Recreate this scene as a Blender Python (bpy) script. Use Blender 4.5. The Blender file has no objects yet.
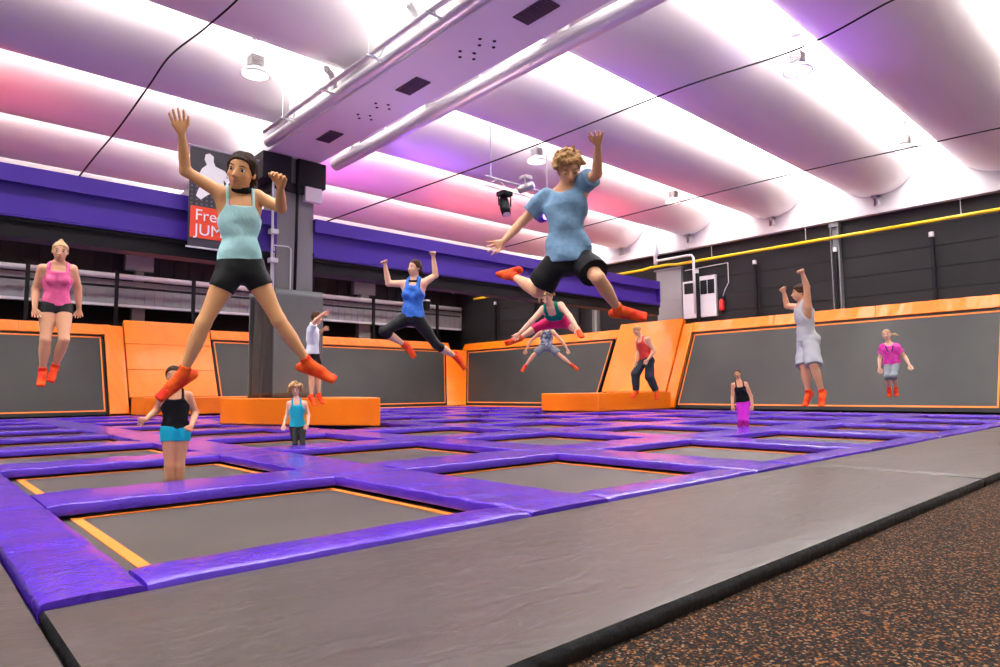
import bpy, math, random
import numpy as np
from mathutils import Matrix, Vector
random.seed(4)
C = bpy.context.scene.collection
sc = bpy.context.scene

# ------------------------------------------------------------------ materials
def mat(name, col, rough=.5, metal=0, spec=.5, bump=None, coat=0, emis=None, sss=0, nscale=None, ncol=None, stretch=None, sheen=0):
    m = bpy.data.materials.new(name); m.use_nodes = True
    nt = m.node_tree; b = nt.nodes['Principled BSDF']
    b.inputs['Base Color'].default_value = (*col, 1); b.inputs['Roughness'].default_value = rough
    b.inputs['Metallic'].default_value = metal; b.inputs['Specular IOR Level'].default_value = spec
    if coat: b.inputs['Coat Weight'].default_value = coat; b.inputs['Coat Roughness'].default_value = .12
    if sss: b.inputs['Subsurface Weight'].default_value = sss; b.inputs['Subsurface Radius'].default_value = (.03, .012, .008); b.inputs['Subsurface Scale'].default_value = .5
    if sheen: b.inputs['Sheen Weight'].default_value = sheen
    if emis: b.inputs['Emission Color'].default_value = (*emis[0], 1); b.inputs['Emission Strength'].default_value = emis[1]
    tc = nt.nodes.new('ShaderNodeTexCoord'); mp = nt.nodes.new('ShaderNodeMapping'); nt.links.new(tc.outputs['Object'], mp.inputs[0])
    if stretch: mp.inputs['Scale'].default_value = stretch
    if ncol:
        n = nt.nodes.new('ShaderNodeTexNoise'); n.inputs['Scale'].default_value = nscale; n.inputs['Detail'].default_value = 4
        nt.links.new(mp.outputs[0], n.inputs['Vector'])
        r = nt.nodes.new('ShaderNodeValToRGB'); r.color_ramp.elements[0].color = (*col, 1); r.color_ramp.elements[1].color = (*ncol, 1)
        r.color_ramp.elements[0].position = .38; r.color_ramp.elements[1].position = .62
        nt.links.new(n.outputs[0], r.inputs[0]); nt.links.new(r.outputs[0], b.inputs['Base Color'])
    if bump:
        n2 = nt.nodes.new('ShaderNodeTexNoise'); n2.inputs['Scale'].default_value = bump[0]; n2.inputs['Detail'].default_value = 3
        n2.inputs['Distortion'].default_value = bump[2] if len(bump) > 2 else 0
        nt.links.new(mp.outputs[0], n2.inputs['Vector'])
        bp = nt.nodes.new('ShaderNodeBump'); bp.inputs['Strength'].default_value = bump[1]; bp.inputs['Distance'].default_value = .02
        nt.links.new(n2.outputs[0], bp.inputs['Height']); nt.links.new(bp.outputs[0], b.inputs['Normal'])
    return m
M_ = {}
M_['purple'] = mat('purple_vinyl', (.062, .016, .38), .24, bump=(9, .55, 1.2), coat=.35, ncol=(.085, .022, .46), nscale=3)
M_['orange'] = mat('orange_vinyl', (.90, .185, .003), .33, spec=.4, bump=(5, .35, .8), coat=.12, ncol=(.94, .21, .004), nscale=1)
M_['orange_band'] = mat('orange_webbing', (.85, .20, .012), .6)
M_['mat_grey'] = mat('grey_vinyl', (.060, .049, .041), .36, bump=(3, .5, .8), stretch=(.8, 2.2, 1), ncol=(.069, .057, .048), nscale=.8)
M_['black'] = mat('black_vinyl', (.008, .008, .009), .45, bump=(14, .6))
M_['dark'] = mat('dark_void', (.006, .006, .007), .8, spec=.1)
M_['mesh'] = mat('woven_bed', (.052, .045, .034), .42, bump=(260, .25), ncol=(.068, .058, .044), nscale=.9)
M_['siding'] = mat('dark_siding', (.016, .015, .016), .55, spec=.3, ncol=(.020, .019, .020), nscale=.5)
M_['grey_metal'] = mat('grey_metal', (.24, .245, .24), .5)
M_['grey_panel'] = mat('grey_panel', (.28, .285, .29), .55)
M_['girder'] = mat('purple_paint', (.062, .02, .34), .42)
M_['shell'] = mat('white_shell', (.82, .775, .755), .42, spec=.3, ncol=(.85, .81, .79), nscale=.4, stretch=(.2, 2, 2))
M_['white'] = mat('white_paint', (.78, .76, .78), .4)
M_['whitepipe'] = mat('white_pipe', (.7, .7, .72), .35)
M_['foil'] = mat('foil_duct', (.74, .71, .72), .32, metal=.35, bump=(30, .5), stretch=(1, .2, 1))
M_['yellow'] = mat('yellow_paint', (.85, .62, .01), .4)
M_['blackmetal'] = mat('black_metal', (.010, .010, .011), .5, spec=.2)
M_['pad_grey'] = mat('grey_green_vinyl', (.13, .15, .135), .38, bump=(3, .4, .5), stretch=(2, 2, .4))
M_['lampbody'] = mat('lamp_casting', (.45, .42, .42), .35, metal=.4)
M_['red'] = mat('red_paint', (.7, .02, .015), .35)
M_['banner'] = mat('dark_banner', (.045, .043, .055), .5)
M_['banner_grid'] = mat('banner_grid', (.14, .13, .17), .5)
M_['banner_red'] = mat('banner_red', (.85, .07, .02), .5)
M_['banner_white'] = mat('banner_white', (.85, .85, .88), .5)
M_['skylight'] = mat('skylight_panel', (.9, .9, .9), .5, emis=((1, .985, .97), 14.0))
M_['lampglow'] = mat('lamp_glass', (.9, .88, .85), .3, emis=((1, .93, .85), 1.3))
M_['violetglow'] = mat('violet_lens', (.2, .1, .9), .3, emis=((.25, .12, 1), 8))
def rubber():
    m = mat('speckled_rubber', (.02, .019, .02), .9, spec=.15, bump=(160, .5))
    nt = m.node_tree; b = nt.nodes['Principled BSDF']; mp = [n for n in nt.nodes if n.type == 'MAPPING'][0]
    v = nt.nodes.new('ShaderNodeTexVoronoi'); v.inputs['Scale'].default_value = 105; nt.links.new(mp.outputs[0], v.inputs['Vector'])
    sp = nt.nodes.new('ShaderNodeSeparateColor'); nt.links.new(v.outputs['Color'], sp.inputs[0])
    r = nt.nodes.new('ShaderNodeValToRGB'); r.color_ramp.interpolation = 'CONSTANT'
    e = r.color_ramp.elements; e[0].color = (.010, .009, .009, 1); e[1].position = .45; e[1].color = (.018, .017, .016, 1)
    for p, c in ((.60, (.11, .04, .012, 1)), (.78, (.30, .12, .035, 1)), (.86, (.03, .028, .025, 1)), (.94, (.26, .17, .10, 1))):
        x = e.new(p); x.color = c
    n = nt.nodes.new('ShaderNodeTexNoise'); n.inputs['Scale'].default_value = 1.3; nt.links.new(mp.outputs[0], n.inputs['Vector'])
    mx = nt.nodes.new('ShaderNodeMix'); mx.data_type = 'RGBA'; mx.blend_type = 'MULTIPLY'; mx.inputs['Factor'].default_value = .5
    nt.links.new(sp.outputs[0], r.inputs[0]); nt.links.new(r.outputs[0], mx.inputs[6]); nt.links.new(n.outputs[0], mx.inputs[7]); nt.links.new(mx.outputs[2], b.inputs['Base Color'])
    return m
M_['rubber'] = rubber()
def wallmesh():
    m = mat('wall_mesh', (.034, .034, .031), .42, spec=.35, ncol=(.044, .044, .040), nscale=.35)
    nt = m.node_tree; b = nt.nodes['Principled BSDF']; out = nt.nodes['Material Output']
    t = nt.nodes.new('ShaderNodeBsdfTransparent'); x = nt.nodes.new('ShaderNodeMixShader'); x.inputs[0].default_value = .14
    nt.links.new(b.outputs[0], x.inputs[1]); nt.links.new(t.outputs[0], x.inputs[2]); nt.links.new(x.outputs[0], out.inputs[0])
    return m
M_['wallmesh'] = wallmesh()

# ------------------------------------------------------------------ builders
class MB:
    def __init__(s): s.v = []; s.f = []; s.mi = []
    def add(s, vs, fs, mi=0):
        o = len(s.v); s.v += [tuple(map(float, v)) for v in vs]; s.f += [tuple(i + o for i in f) for f in fs]; s.mi += [mi] * len(fs)
    def box(s, lo, hi, mi=0, bev=0):
        x0, y0, z0 = lo; x1, y1, z1 = hi
        if not bev:
            vs = [(x, y, z) for z in (z0, z1) for y in (y0, y1) for x in (x0, x1)]
            s.add(vs, [(0, 2, 3, 1), (4, 5, 7, 6), (0, 1, 5, 4), (2, 6, 7, 3), (0, 4, 6, 2), (1, 3, 7, 5)], mi)
        else:
            import bmesh
            bm = bmesh.new(); r = bmesh.ops.create_cube(bm, size=1)
            for v in bm.verts: v.co = ((x0 + x1) / 2 + v.co.x * (x1 - x0), (y0 + y1) / 2 + v.co.y * (y1 - y0), (z0 + z1) / 2 + v.co.z * (z1 - z0))
            bmesh.ops.bevel(bm, geom=bm.edges[:], offset=bev, segments=3, profile=.6, affect='EDGES')
            bm.verts.index_update(); s.add([v.co[:] for v in bm.verts], [[v.index for v in f.verts] for f in bm.faces], mi); bm.free()
    def tube(s, pts, r, n=10, mi=0, cap=True):
        P = [Vector(p) for p in pts]; rr = r if hasattr(r, '__len__') else [r] * len(P)
        rings = []; up = None
        for i, p in enumerate(P):
            t = (P[min(i + 1, len(P) - 1)] - P[max(i - 1, 0)]).normalized()
            if up is None: up = Vector((0, 0, 1)) if abs(t.z) < .9 else Vector((1, 0, 0))
            a = t.cross(up).normalized(); b = a.cross(t).normalized(); up = b
            rings.append([p + (a * math.cos(k * 2 * math.pi / n) + b * math.sin(k * 2 * math.pi / n)) * rr[i] for k in range(n)])
        vs = [v for g in rings for v in g]; fs = []
        for i in range(len(P) - 1):
            for k in range(n): fs.append((i * n + k, i * n + (k + 1) % n, (i + 1) * n + (k + 1) % n, (i + 1) * n + k))
        if cap: fs += [tuple(range(n))[::-1], tuple((len(P) - 1) * n + k for k in range(n))]
        s.add(vs, fs, mi)
    def prism(s, poly, z0, z1, mi=0):
        n = len(poly); vs = [(x, y, z0) for x, y in poly] + [(x, y, z1) for x, y in poly]
        s.add(vs, [tuple(range(n))[::-1], tuple(range(n, 2 * n))] + [(i, (i + 1) % n, n + (i + 1) % n, n + i) for i in range(n)], mi)
    def lathe(s, prof, c, n=24, mi=0):
        vs = []; fs = []
        for r, z in prof:
            for k in range(n): a = k * 2 * math.pi / n; vs.append((c[0] + r * math.cos(a), c[1] + r * math.sin(a), c[2] + z))
        for i in range(len(prof) - 1):
            for k in range(n): fs.append((i * n + k, i * n + (k + 1) % n, (i + 1) * n + (k + 1) % n, (i + 1) * n + k))
        s.add(vs, fs, mi)
    def build(s, name, mats, parent=None, smooth=False, auto=False):
        me = bpy.data.meshes.new(name); me.from_pydata(s.v, [], s.f)
        mats = mats if isinstance(mats, (list, tuple)) else [mats]
        for m in mats: me.materials.append(M_[m] if isinstance(m, str) else m)
        me.polygons.foreach_set('material_index', s.mi)
        if smooth or auto: me.polygons.foreach_set('use_smooth', [True] * len(s.f))
        if auto:
            try: me.set_sharp_from_angle(angle=math.radians(35))
            except Exception: pass
        me.update()
        o = bpy.data.objects.new(name, me); C.objects.link(o)
        if parent is not None: o.parent = parent; o.matrix_parent_inverse = Matrix.Translation(parent.location).inverted()
        return o
def tag(o, label=None, cat=None, group=None, kind=None):
    if label: o['label'] = label
    if cat: o['category'] = cat
    if group: o['group'] = group
    if kind: o['kind'] = kind
    return o
def empty(name, loc, label, cat, group=None):
    o = bpy.data.objects.new(name, None); C.objects.link(o); o.location = loc; o.empty_display_size = .1
    return tag(o, label, cat, group)
def struct(name, mb, m, **k): return tag(mb.build(name, m, **k), kind='structure')
def clone(o, parent=None):
    c = o.copy(); C.objects.link(c)
    if parent is not None: c.parent = parent
    for ch in list(o.children): clone(ch, c)
    return c
ORD = ['first', 'second', 'third', 'fourth', 'fifth', 'sixth', 'seventh', 'eighth', 'ninth']

# ------------------------------------------------------------------ camera
def rot(yaw, pitch, roll):
    fwd = np.array([math.cos(yaw) * math.cos(pitch), math.sin(yaw) * math.cos(pitch), math.sin(pitch)])
    r = np.cross(fwd, [0, 0, 1]); r /= np.linalg.norm(r); u = np.cross(r, fwd)
    return np.stack([r * math.cos(roll) + u * math.sin(roll), -r * math.sin(roll) + u * math.cos(roll), -fwd], 1)
FPX = 655.62; CAM = np.array([0, 0, .85]); RM = rot(.8320, .0875, -.0099)
cam = bpy.data.cameras.new('camera'); co = bpy.data.objects.new('camera', cam); C.objects.link(co)
cam.lens = FPX * 36 / 1000; cam.sensor_width = 36; cam.clip_end = 200; cam.clip_start = .05
mw = Matrix.Identity(4)
for i in range(3):
    for j in range(3): mw[i][j] = RM[i, j]
    mw[i][3] = CAM[i]
co.matrix_world = mw; sc.camera = co

# ------------------------------------------------------------------ floor, walls
b = MB(); b.box((-14, -8, -.2), (28, 3.34, -.1)); b.box((-14, 3.34, -1.2), (28, 36, -1.1)); struct('floor', b, ['rubber'])
XW = 27.3
def corr_wall(name, lo, hi, axis, step, m='siding'):
    # horizontal siding boards with a shadow groove at each joint
    b = MB(); z = lo[2]
    while z < hi[2] - .01:
        z1 = min(z + step, hi[2]); l = list(lo); h = list(hi); l[2] = z + .0; h[2] = z1 - .03; b.box(l, h)
        l[2] = z1 - .03; h[2] = z1
        l[axis] += .03; h[axis] += .03; b.box(l, h); z = z1
    return struct(name, b, m)
corr_wall('wall_right', (XW, -8, -1.1), (XW + .2, 36.2, 7.5), 0, .78)
b = MB(); b.box((XW - .02, -8, 7.5), (XW + .2, 36.2, 12.2)); struct('wall_right_top', b, 'white')
corr_wall('wall_back', (-14, 36, -1.1), (XW, 36.2, 7.5), 1, .78)
b = MB(); b.box((-14, 35.98, 7.5), (XW, 36.2, 12.2)); struct('wall_back_top', b, 'white')
b = MB(); b.box((-14.2, -8, -1.1), (-14, 36, 12.2)); struct('wall_left', b, 'siding')
# upper dark wall over the mezzanine
b = MB()
for k in range(60):
    x = -13.5 + k * .68
    if x < 26.5: b.box((x, 34.2, 5.9), (x + .62, 34.3, 7.4))
b.box((-14, 34.3, 5.9), (XW, 34.4, 7.45)); struct('trim_1', b, 'siding')
# perimeter beam under the shells
b = MB(); b.box((XW - .32, -8, 7.42), (XW - .02, 36, 7.72)); b.box((XW - .40, -8, 7.40), (XW - .3, 36, 7.48)); struct('trim_2', b, 'white')
b = MB(); b.box((-14, 33.0, 7.36), (XW - .4, 33.3, 7.56)); struct('trim_3', b, 'white')
# wall columns
for k, y in enumerate((9.95, 22.2, -.8)):
    b = MB(); b.box((XW - .28, y - .16, -1.1), (XW, y - .12, 7.4)); b.box((XW - .28, y + .12, -1.1), (XW, y + .16, 7.4)); b.box((XW - .16, y - .12, -1.1), (XW - .1, y + .12, 7.4))
    b.box((XW - .3, y - .18, 7.2), (XW, y + .18, 7.4))
    tag(b.build('wall_column', 'grey_metal'), ['grey steel wall column behind the jumping boy in grey', 'grey steel wall column left of the tall orange ramp', 'grey steel wall column at the near end of the right wall'][k], 'column', 'grey steel wall columns')

# roof shells: white sheets bulging down between skylights
def shell(y, x0, x1, label, roundend=None):
    b = MB(); n = 28; w = 1.58; dep_ = 1.75; zt = 9.9
    L = [0, .12, .3, .6, 1.0] if roundend else [0]
    def ring(x, s):
        return [(x, y + w * math.cos(math.pi * k / n) * (1 - .10 * s), zt - dep_ * (1 - .28 * s * s) * math.sin(math.pi * k / n) ** .8) for k in range(n + 1)]
    xs = [(x0, 1 if roundend == 'lo' else 0)]
    if roundend == 'lo': xs += [(x0 + t, (1 - t / 1.6) ** 3) for t in (.2, .4, .7, 1.0, 1.6)]
    m = 24
    a0 = xs[-1][0]; a1 = x1 - (1.6 if roundend == 'hi' else 0)
    xs += [(a0 + (a1 - a0) * k / m, 0) for k in range(1, m + 1)]
    if roundend == 'hi': xs += [(x1 - 1.6 + t, (t / 1.6) ** 3) for t in (.6, .9, 1.2, 1.4, 1.6)]
    rings = [ring(x, s) for x, s in xs]
    vs = [v for r in rings for v in r]; fs = []
    for i in range(len(rings) - 1):
        for k in range(n): fs.append((i * (n + 1) + k, i * (n + 1) + k + 1, (i + 1) * (n + 1) + k + 1, (i + 1) * (n + 1) + k))
    fs.append(tuple(range(n + 1))); fs.append(tuple((len(rings) - 1) * (n + 1) + k for k in range(n + 1))[::-1])
    for i in range(len(rings) - 1): fs.append((i * (n + 1), (i + 1) * (n + 1), (i + 1) * (n + 1) + n, i * (n + 1) + n))
    b.add(vs, fs)
    o = b.build('roof_shell', 'shell', auto=True)
    sm = None
    return tag(o, label, 'roof shell', 'roof shells')
SY = [0.35, 4.4, 8.42, 12.5, 16.48, 20.45, 24.45, 28.45, 32.4]
for k, y in enumerate([-3.65] + SY):
    lab = 'white bulging roof shell, %s in the row counted from the viewer' % ORD[k - 1] if k else 'white curved roof shell just behind the viewer'
    shell(y, -13.98, XW - .03, lab)
# small hangers at the far ends of shells
for k, y in enumerate(SY[:6]):
    b = MB(); b.box((XW - .25, y - .12, 7.72), (XW - .03, y - .05, 8.2)); b.box((XW - .25, y + .05, 7.72), (XW - .03, y + .12, 8.2)); b.box((XW - .25, y - .12, 8.02), (XW - .03, y + .12, 8.12))
    tag(b.build('shell_bracket', 'white'), 'white bracket holding the right end of the %s roof shell' % ORD[k], 'bracket', 'shell brackets')
# skylights
allY = [-3.65] + SY
n = 0
for a, c in zip(allY[:-1], allY[1:]):
    y = (a + c) / 2; n += 1
    b = MB(); b.box((-14, y - .5, 9.92), (XW - .05, y + .5, 9.96)); struct('window_%d' % n, b, 'skylight')
b = MB(); b.box((-14, -8, 9.97), (XW, 36.2, 12.2)); struct('ceiling', b, 'white')

# ventilation beam along Y
vb = empty('ventilation_beam', (7.9, 9, 7.5), 'white box beam with dark vents running overhead to the steel column', 'beam')
b = MB(); b.box((7.12, -8, 7.5), (8.68, 35.9, 8.12), bev=.03); b.build('beam_casing', 'white', vb)
for y in (3.9, 7.66, 11.43, 15.2, 19, 22.8):
    b = MB(); b.box((7.72, y - .40, 7.48), (8.1, y + .40, 7.505))
    for q in range(14): b.box((7.73, y - .38 + q * .056, 7.465), (8.09, y - .36 + q * .056, 7.48), 0)
    b.build('vent_grille', mat('grille', (.10, .06, .09), .5) if 'grille' not in bpy.data.materials else bpy.data.materials['grille'], vb)
b = MB()
for y in (5.3, 6.0, 9.0, 9.6, 12.7, 13.5):
    for dx, dy in ((-.14, 0), (.0, .18), (.12, -.12), (.26, .06)):
        b.lathe([(0, 0), (.035, 0), (.035, .01)], (7.9 + dx, y + dy, 7.488), 10)
o = b.build('cable_hole', 'blackmetal', vb); o['kind'] = 'stuff'
def duct(name, x, z, r, y0, y1, label, elbows, side):
    e = empty(name, (x, y0, z), label, 'duct')
    ys = [y0 + (y1 - y0) * k / 80 for k in range(81)]
    b = MB(); b.tube([(x, y, z) for y in ys], [r * (1 + (.03 if k % 2 else 0)) for k in range(81)], 16); b.build('duct_tube', 'foil', e, smooth=True)
    for y in elbows:
        b = MB(); pts = [(x + side * .0, y, z)] + [(x + side * .35 * (1 - math.cos(t)) * .6, y, z + r + .45 * math.sin(t)) for t in (0, .5, 1.0, 1.57)] + [(x + side * .2, y, z + .62)]
        b.tube(pts, r * .62, 14); b.build('duct_elbow', 'white', e, smooth=True)
    for k in range(int((y1 - y0) / 2)):
        b = MB(); b.tube([(x + side * .25, y0 + 1 + 2 * k, z), (x + side * .25, y0 + 1 + 2 * k, z + .55)], .012, 6); b.tube([(x - .15, y0 + 1 + 2 * k, z - r), (x + .3 * side, y0 + 1 + 2 * k, z)], .012, 6)
        b.build('hanger_rod', 'whitepipe', e)
duct('air_duct', 9.22, 7.62, .19, -6, 17.3, 'long round foil duct hanging to the right of the vented box beam', (4.2, 8.2, 12.6, 16.2), 1)
duct('air_duct', 6.98, 7.60, .12, -6, 16.9, 'round foil duct running along the left edge of the vented beam', (6.4, 9.9, 13.2), -1)
e = empty('cable_pipe', (6.62, 4, 7.6), 'thin pale pipe with brackets hanging left of the ventilation beam', 'pipe')
b = MB(); b.tube([(6.62, -6, 7.62), (6.62, 16.3, 7.62)], .045, 10); b.build('pipe', 'foil', e, smooth=True)
b = MB(); b.tube([(6.74, -6 + k * .5, 7.68 + .012 * math.sin(k * 1.7)) for k in range(45)], .022, 8); b.build('cable', 'whitepipe', e, smooth=True)
for k in range(10):
    b = MB(); y = -3 + 2 * k; b.box((6.5, y, 7.54), (7.0, y + .03, 7.575)); b.tube([(6.55, y + .02, 7.56), (6.55, y + .02, 8.3)], .009, 6)
    if k % 2: b.tube([(6.9, y + .4, 7.9), (6.95, y + .3, 7.75), (6.85, y, 7.7), (6.66, y - .5, 7.66)], .02, 8)
    b.build('pipe_bracket', 'whitepipe', e, auto=True)

# purple girders on both sides of the column
for nm, xa, xb in (('left', -13.98, 7.43), ('right', 8.57, 25.8)):
    g = empty('steel_girder', (xa, 17.5, 4.7), 'long purple painted steel girder %s of the grey column' % nm, 'girder', 'purple girders')
    b = MB(); b.box((xa, 17.25, 5.46), (xb, 17.75, 5.84)); b.build('top_flange', 'girder', g)
    b = MB(); b.box((xa, 17.42, 4.86), (xb, 17.58, 5.46)); b.build('web', 'girder', g)
    b = MB(); b.box((xa, 17.30, 4.76), (xb, 17.70, 4.86)); b.box((xa, 17.25, 4.705), (xb, 17.75, 4.735)); b.build('bottom_flange', 'girder', g)
    b = MB(); b.box((xb - .06, 17.25, 4.86), (xb, 17.75, 5.46)); b.build('end_plate', 'girder', g)
    b = MB(); b.box((xa, 17.36, 4.28), (xb, 17.9, 4.68)); b.box((xa, 17.3, 4.62), (xb, 17.36, 4.695)); tag(b.build('girder_casing', 'blackmetal'), 'black casing under the purple girder %s of the column' % nm, 'casing', 'girder casings')

# steel column with padding
e = empty('steel_column', (7.9, 17.9, .73), 'grey steel column carrying the ventilation beam beside the hanging banner', 'column')
b = MB(); b.box((7.45, 17.35, .73), (8.55, 17.45, 7.49)); b.box((7.45, 18.15, .73), (8.55, 18.25, 7.49)); b.box((7.84, 17.45, .73), (7.96, 18.15, 7.49)); b.box((7.45, 17.45, .73), (7.5, 18.15, 7.49)); b.box((8.5, 17.45, .73), (8.55, 18.15, 7.49))
b.build('shaft', 'grey_metal', e)
b = MB(); b.box((6.98, 17.2, 6.75), (7.8, 18.4, 7.48)); b.box((8.0, 17.2, 6.75), (8.85, 18.4, 7.48)); b.prism([(7.3, 17.25), (8.5, 17.25), (8.5, 18.35), (7.3, 18.35)], 6.5, 6.75); b.build('head_bracket', 'siding', e)
b = MB(); b.tube([(7.3, 17.25, 7.4), (7.3, 17.25, 3.4)], .035, 8); b.tube([(7.38, 17.3, 7.2), (7.38, 17.3, 3.4)], .02, 8)
b.tube([(7.35, 17.25, 4.9), (7.75, 17.2, 4.9), (7.82, 17.2, 4.85), (7.82, 17.2, 3.4)], .02, 8)
for z in (4.4, 5.2, 5.9): b.box((7.2, 17.1, z), (7.42, 17.3, z + .12))
b.build('conduit', 'whitepipe', e, auto=True)
b = MB(); b.box((8.22, 17.18, 6.3), (8.72, 17.34, 6.72)); b.build('sign_box', 'white', e)
b = MB(); b.tube([(8.0, 17.2, 7.45), (7.95, 17.2, 3.7)], .045, 8); b.build('drain_pipe', 'blackmetal', e, smooth=True)
# padding: folded vinyl around the column
e = empty('column_padding', (7.9, 17.9, .7), 'grey green vinyl padding wrapped around the steel column behind the orange block', 'padding')
def curtain(p0, p1, z0, z1, amp, nf, name, m, tilt=0):
    b = MB(); n = 60; k2 = 16; p0 = Vector((*p0, 0)); p1 = Vector((*p1, 0)); d = (p1 - p0); L = d.length; nr = Vector((d.y, -d.x, 0)).normalized(); vs = []
    for layer in (0, 1):
        for j in range(k2 + 1):
            t = j / k2; z = z0 + (z1 - z0) * t
            for i in range(n + 1):
                s = i / n; a = amp * (1 - .85 * t) ** 1.2
                off = a * (math.sin(s * nf * 6.28 + 2 * t) * .6 + math.sin(s * nf * 2.3 * 6.28 + 1) * .4) + tilt * math.sin(t * 3.14)
                p = p0 + d * s + nr * (off + (.0 if layer == 0 else -.05)); vs.append((p.x, p.y, z))
    W = n + 1; N = W * (k2 + 1); fs = []
    for j in range(k2):
        for i in range(n): q = (j * W + i, j * W + i + 1, (j + 1) * W + i + 1, (j + 1) * W + i); fs.append(q); fs.append(tuple(N + x for x in q[::-1]))
    for i in range(n):
        fs.append((i, N + i, N + i + 1, i + 1)); q = k2 * W; fs.append((q + i, q + i + 1, N + q + i + 1, N + q + i))
    for j in range(k2):
        a, c = j * W, (j + 1) * W; fs.append((a, c, N + c, N + a)); a += n; c += n; fs.append((a, N + a, N + c, c))
    b.add(vs, fs); return b.build(name, m, e, smooth=True)
curtain((7.3, 17.02), (8.72, 17.02), .7, 3.68, .015, 1.5, 'pad_sheet', 'pad_grey')
curtain((7.18, 18.0), (7.3, 17.02), .73, 3.6, .10, .8, 'folded_sheet', 'mat_grey')
curtain((8.72, 17.02), (8.9, 18.6), .7, 3.68, .03, 2, 'pad_sheet', 'pad_grey')
curtain((8.9, 18.6), (7.25, 18.6), .7, 3.68, .03, 2, 'pad_sheet', 'pad_grey')

# ------------------------------------------------------------------ trampoline field
px = [(.455, .87)] + [(3.32 + 3.32 * i, 4.19 + 3.32 * i) for i in range(7)]
py = [(3.335, 3.70)] + [(6.15 + 3.30 * j, 7.04 + 3.30 * j) for j in range(8)]
def pad_mesh(w, l, h, seed, bulge=.007):
    # long soft cushion: w across, l along y; origin at base centre
    rnd = random.Random(seed); nx = max(8, int(w / .05)); ny = max(16, int(l / .06)); nx = min(nx, 20); ny = min(ny, 64)
    fr = [(rnd.uniform(.4, 1.2), rnd.uniform(5, 16), rnd.uniform(0, 6.3), rnd.uniform(-.6, .6)) for _ in range(5)]
    r = .03; b = MB(); prof = []
    # cross-section loop
    top = [(-w / 2 + r + (w - 2 * r) * k / nx, h) for k in range(nx + 1)]
    prof = [(-w / 2 + .004, 0), (-w / 2, h * .35), (-w / 2 + .004, h * .7), (-w / 2 + r * .4, h * .93)] + top + [(w / 2 - r * .4, h * .93), (w / 2 - .004, h * .7), (w / 2, h * .35), (w / 2 - .004, 0)]
    vs = []
    for j in range(ny + 1):
        y = -l / 2 + l * j / ny; ef = min(1, min(j, ny - j) / 2.0)
        for (x, z) in prof:
            if z > h * .5:
                wr = sum(a * math.sin(f * (y + c * x) + p) for a, f, p, c in fr) * .0016
                z2 = z + bulge * (1 - (2 * x / w) ** 2) * (z >= h) + wr - (1 - ef) * .007
            else: z2 = z
            vs.append((x, y, z2))
    n = len(prof); fs = []
    for j in range(ny):
        for k in range(n - 1): fs.append((j * n + k, j * n + k + 1, (j + 1) * n + k + 1, (j + 1) * n + k))
        fs.append((j * n + n - 1, j * n, (j + 1) * n, (j + 1) * n + n - 1))
    fs.append(tuple(range(n))); fs.append(tuple(ny * n + k for k in range(n))[::-1])
    b.add(vs, [f[::-1] for f in fs]); return b
padcache = {}
def pad(cx_, cy_, w, l, alongx, label, h=.085, m='purple', group='purple safety pads'):
    key = (round(w, 3), round(l, 3), m, random.randrange(3))
    if key not in padcache:
        bb = pad_mesh(w, l, h, hash(key[:2]) + key[3]); o = bb.build('safety_pad', m, auto=True); padcache[key] = o.data
    else:
        o = bpy.data.objects.new('safety_pad', padcache[key]); C.objects.link(o)
    o.location = (cx_, cy_, -h - .0)
    if alongx: o.rotation_euler = (0, 0, -math.pi / 2)
    return tag(o, label, 'pad', group)
LO = ['left edge', 'first', 'second', 'third', 'fourth', 'fifth', 'sixth', 'seventh']
# strips along Y (between the columns of trampolines)
for i, (x0, x1) in enumerate(px):
    for j in range(8):
        y0 = (py[j][0] if j == 0 else py[j][0] + .0); y1 = py[j + 1][0]
        lab = ('purple pad left of the first trampoline in the %s row from the front' % ORD[j]) if i == 0 else ('purple pad right of the %s trampoline in the %s row from the front' % (ORD[i - 1], ORD[j]))
        pad((x0 + x1) / 2, (y0 + y1) / 2, x1 - x0, y1 - y0 - .004, False, lab)
    y0, y1 = py[8]
    pad((x0 + x1) / 2, (y0 + y1) / 2, x1 - x0, y1 - y0, False, 'purple pad %s on the strip farthest back' % ('at the left end' if i == 0 else 'right of the %s trampoline' % ORD[i - 1]))
# strips along X (between rows)
for j, (y0, y1) in enumerate(py):
    for i in range(7):
        a, c = px[i][1], px[i + 1][0]
        lab = ('purple edge pad in front of the %s trampoline of the first row' % ORD[i]) if j == 0 else ('purple pad behind the %s trampoline in the %s row from the front' % (ORD[i], ORD[j - 1]))
        pad((a + c) / 2, (y0 + y1) / 2, y1 - y0, c - a - .004, True, lab)
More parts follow.
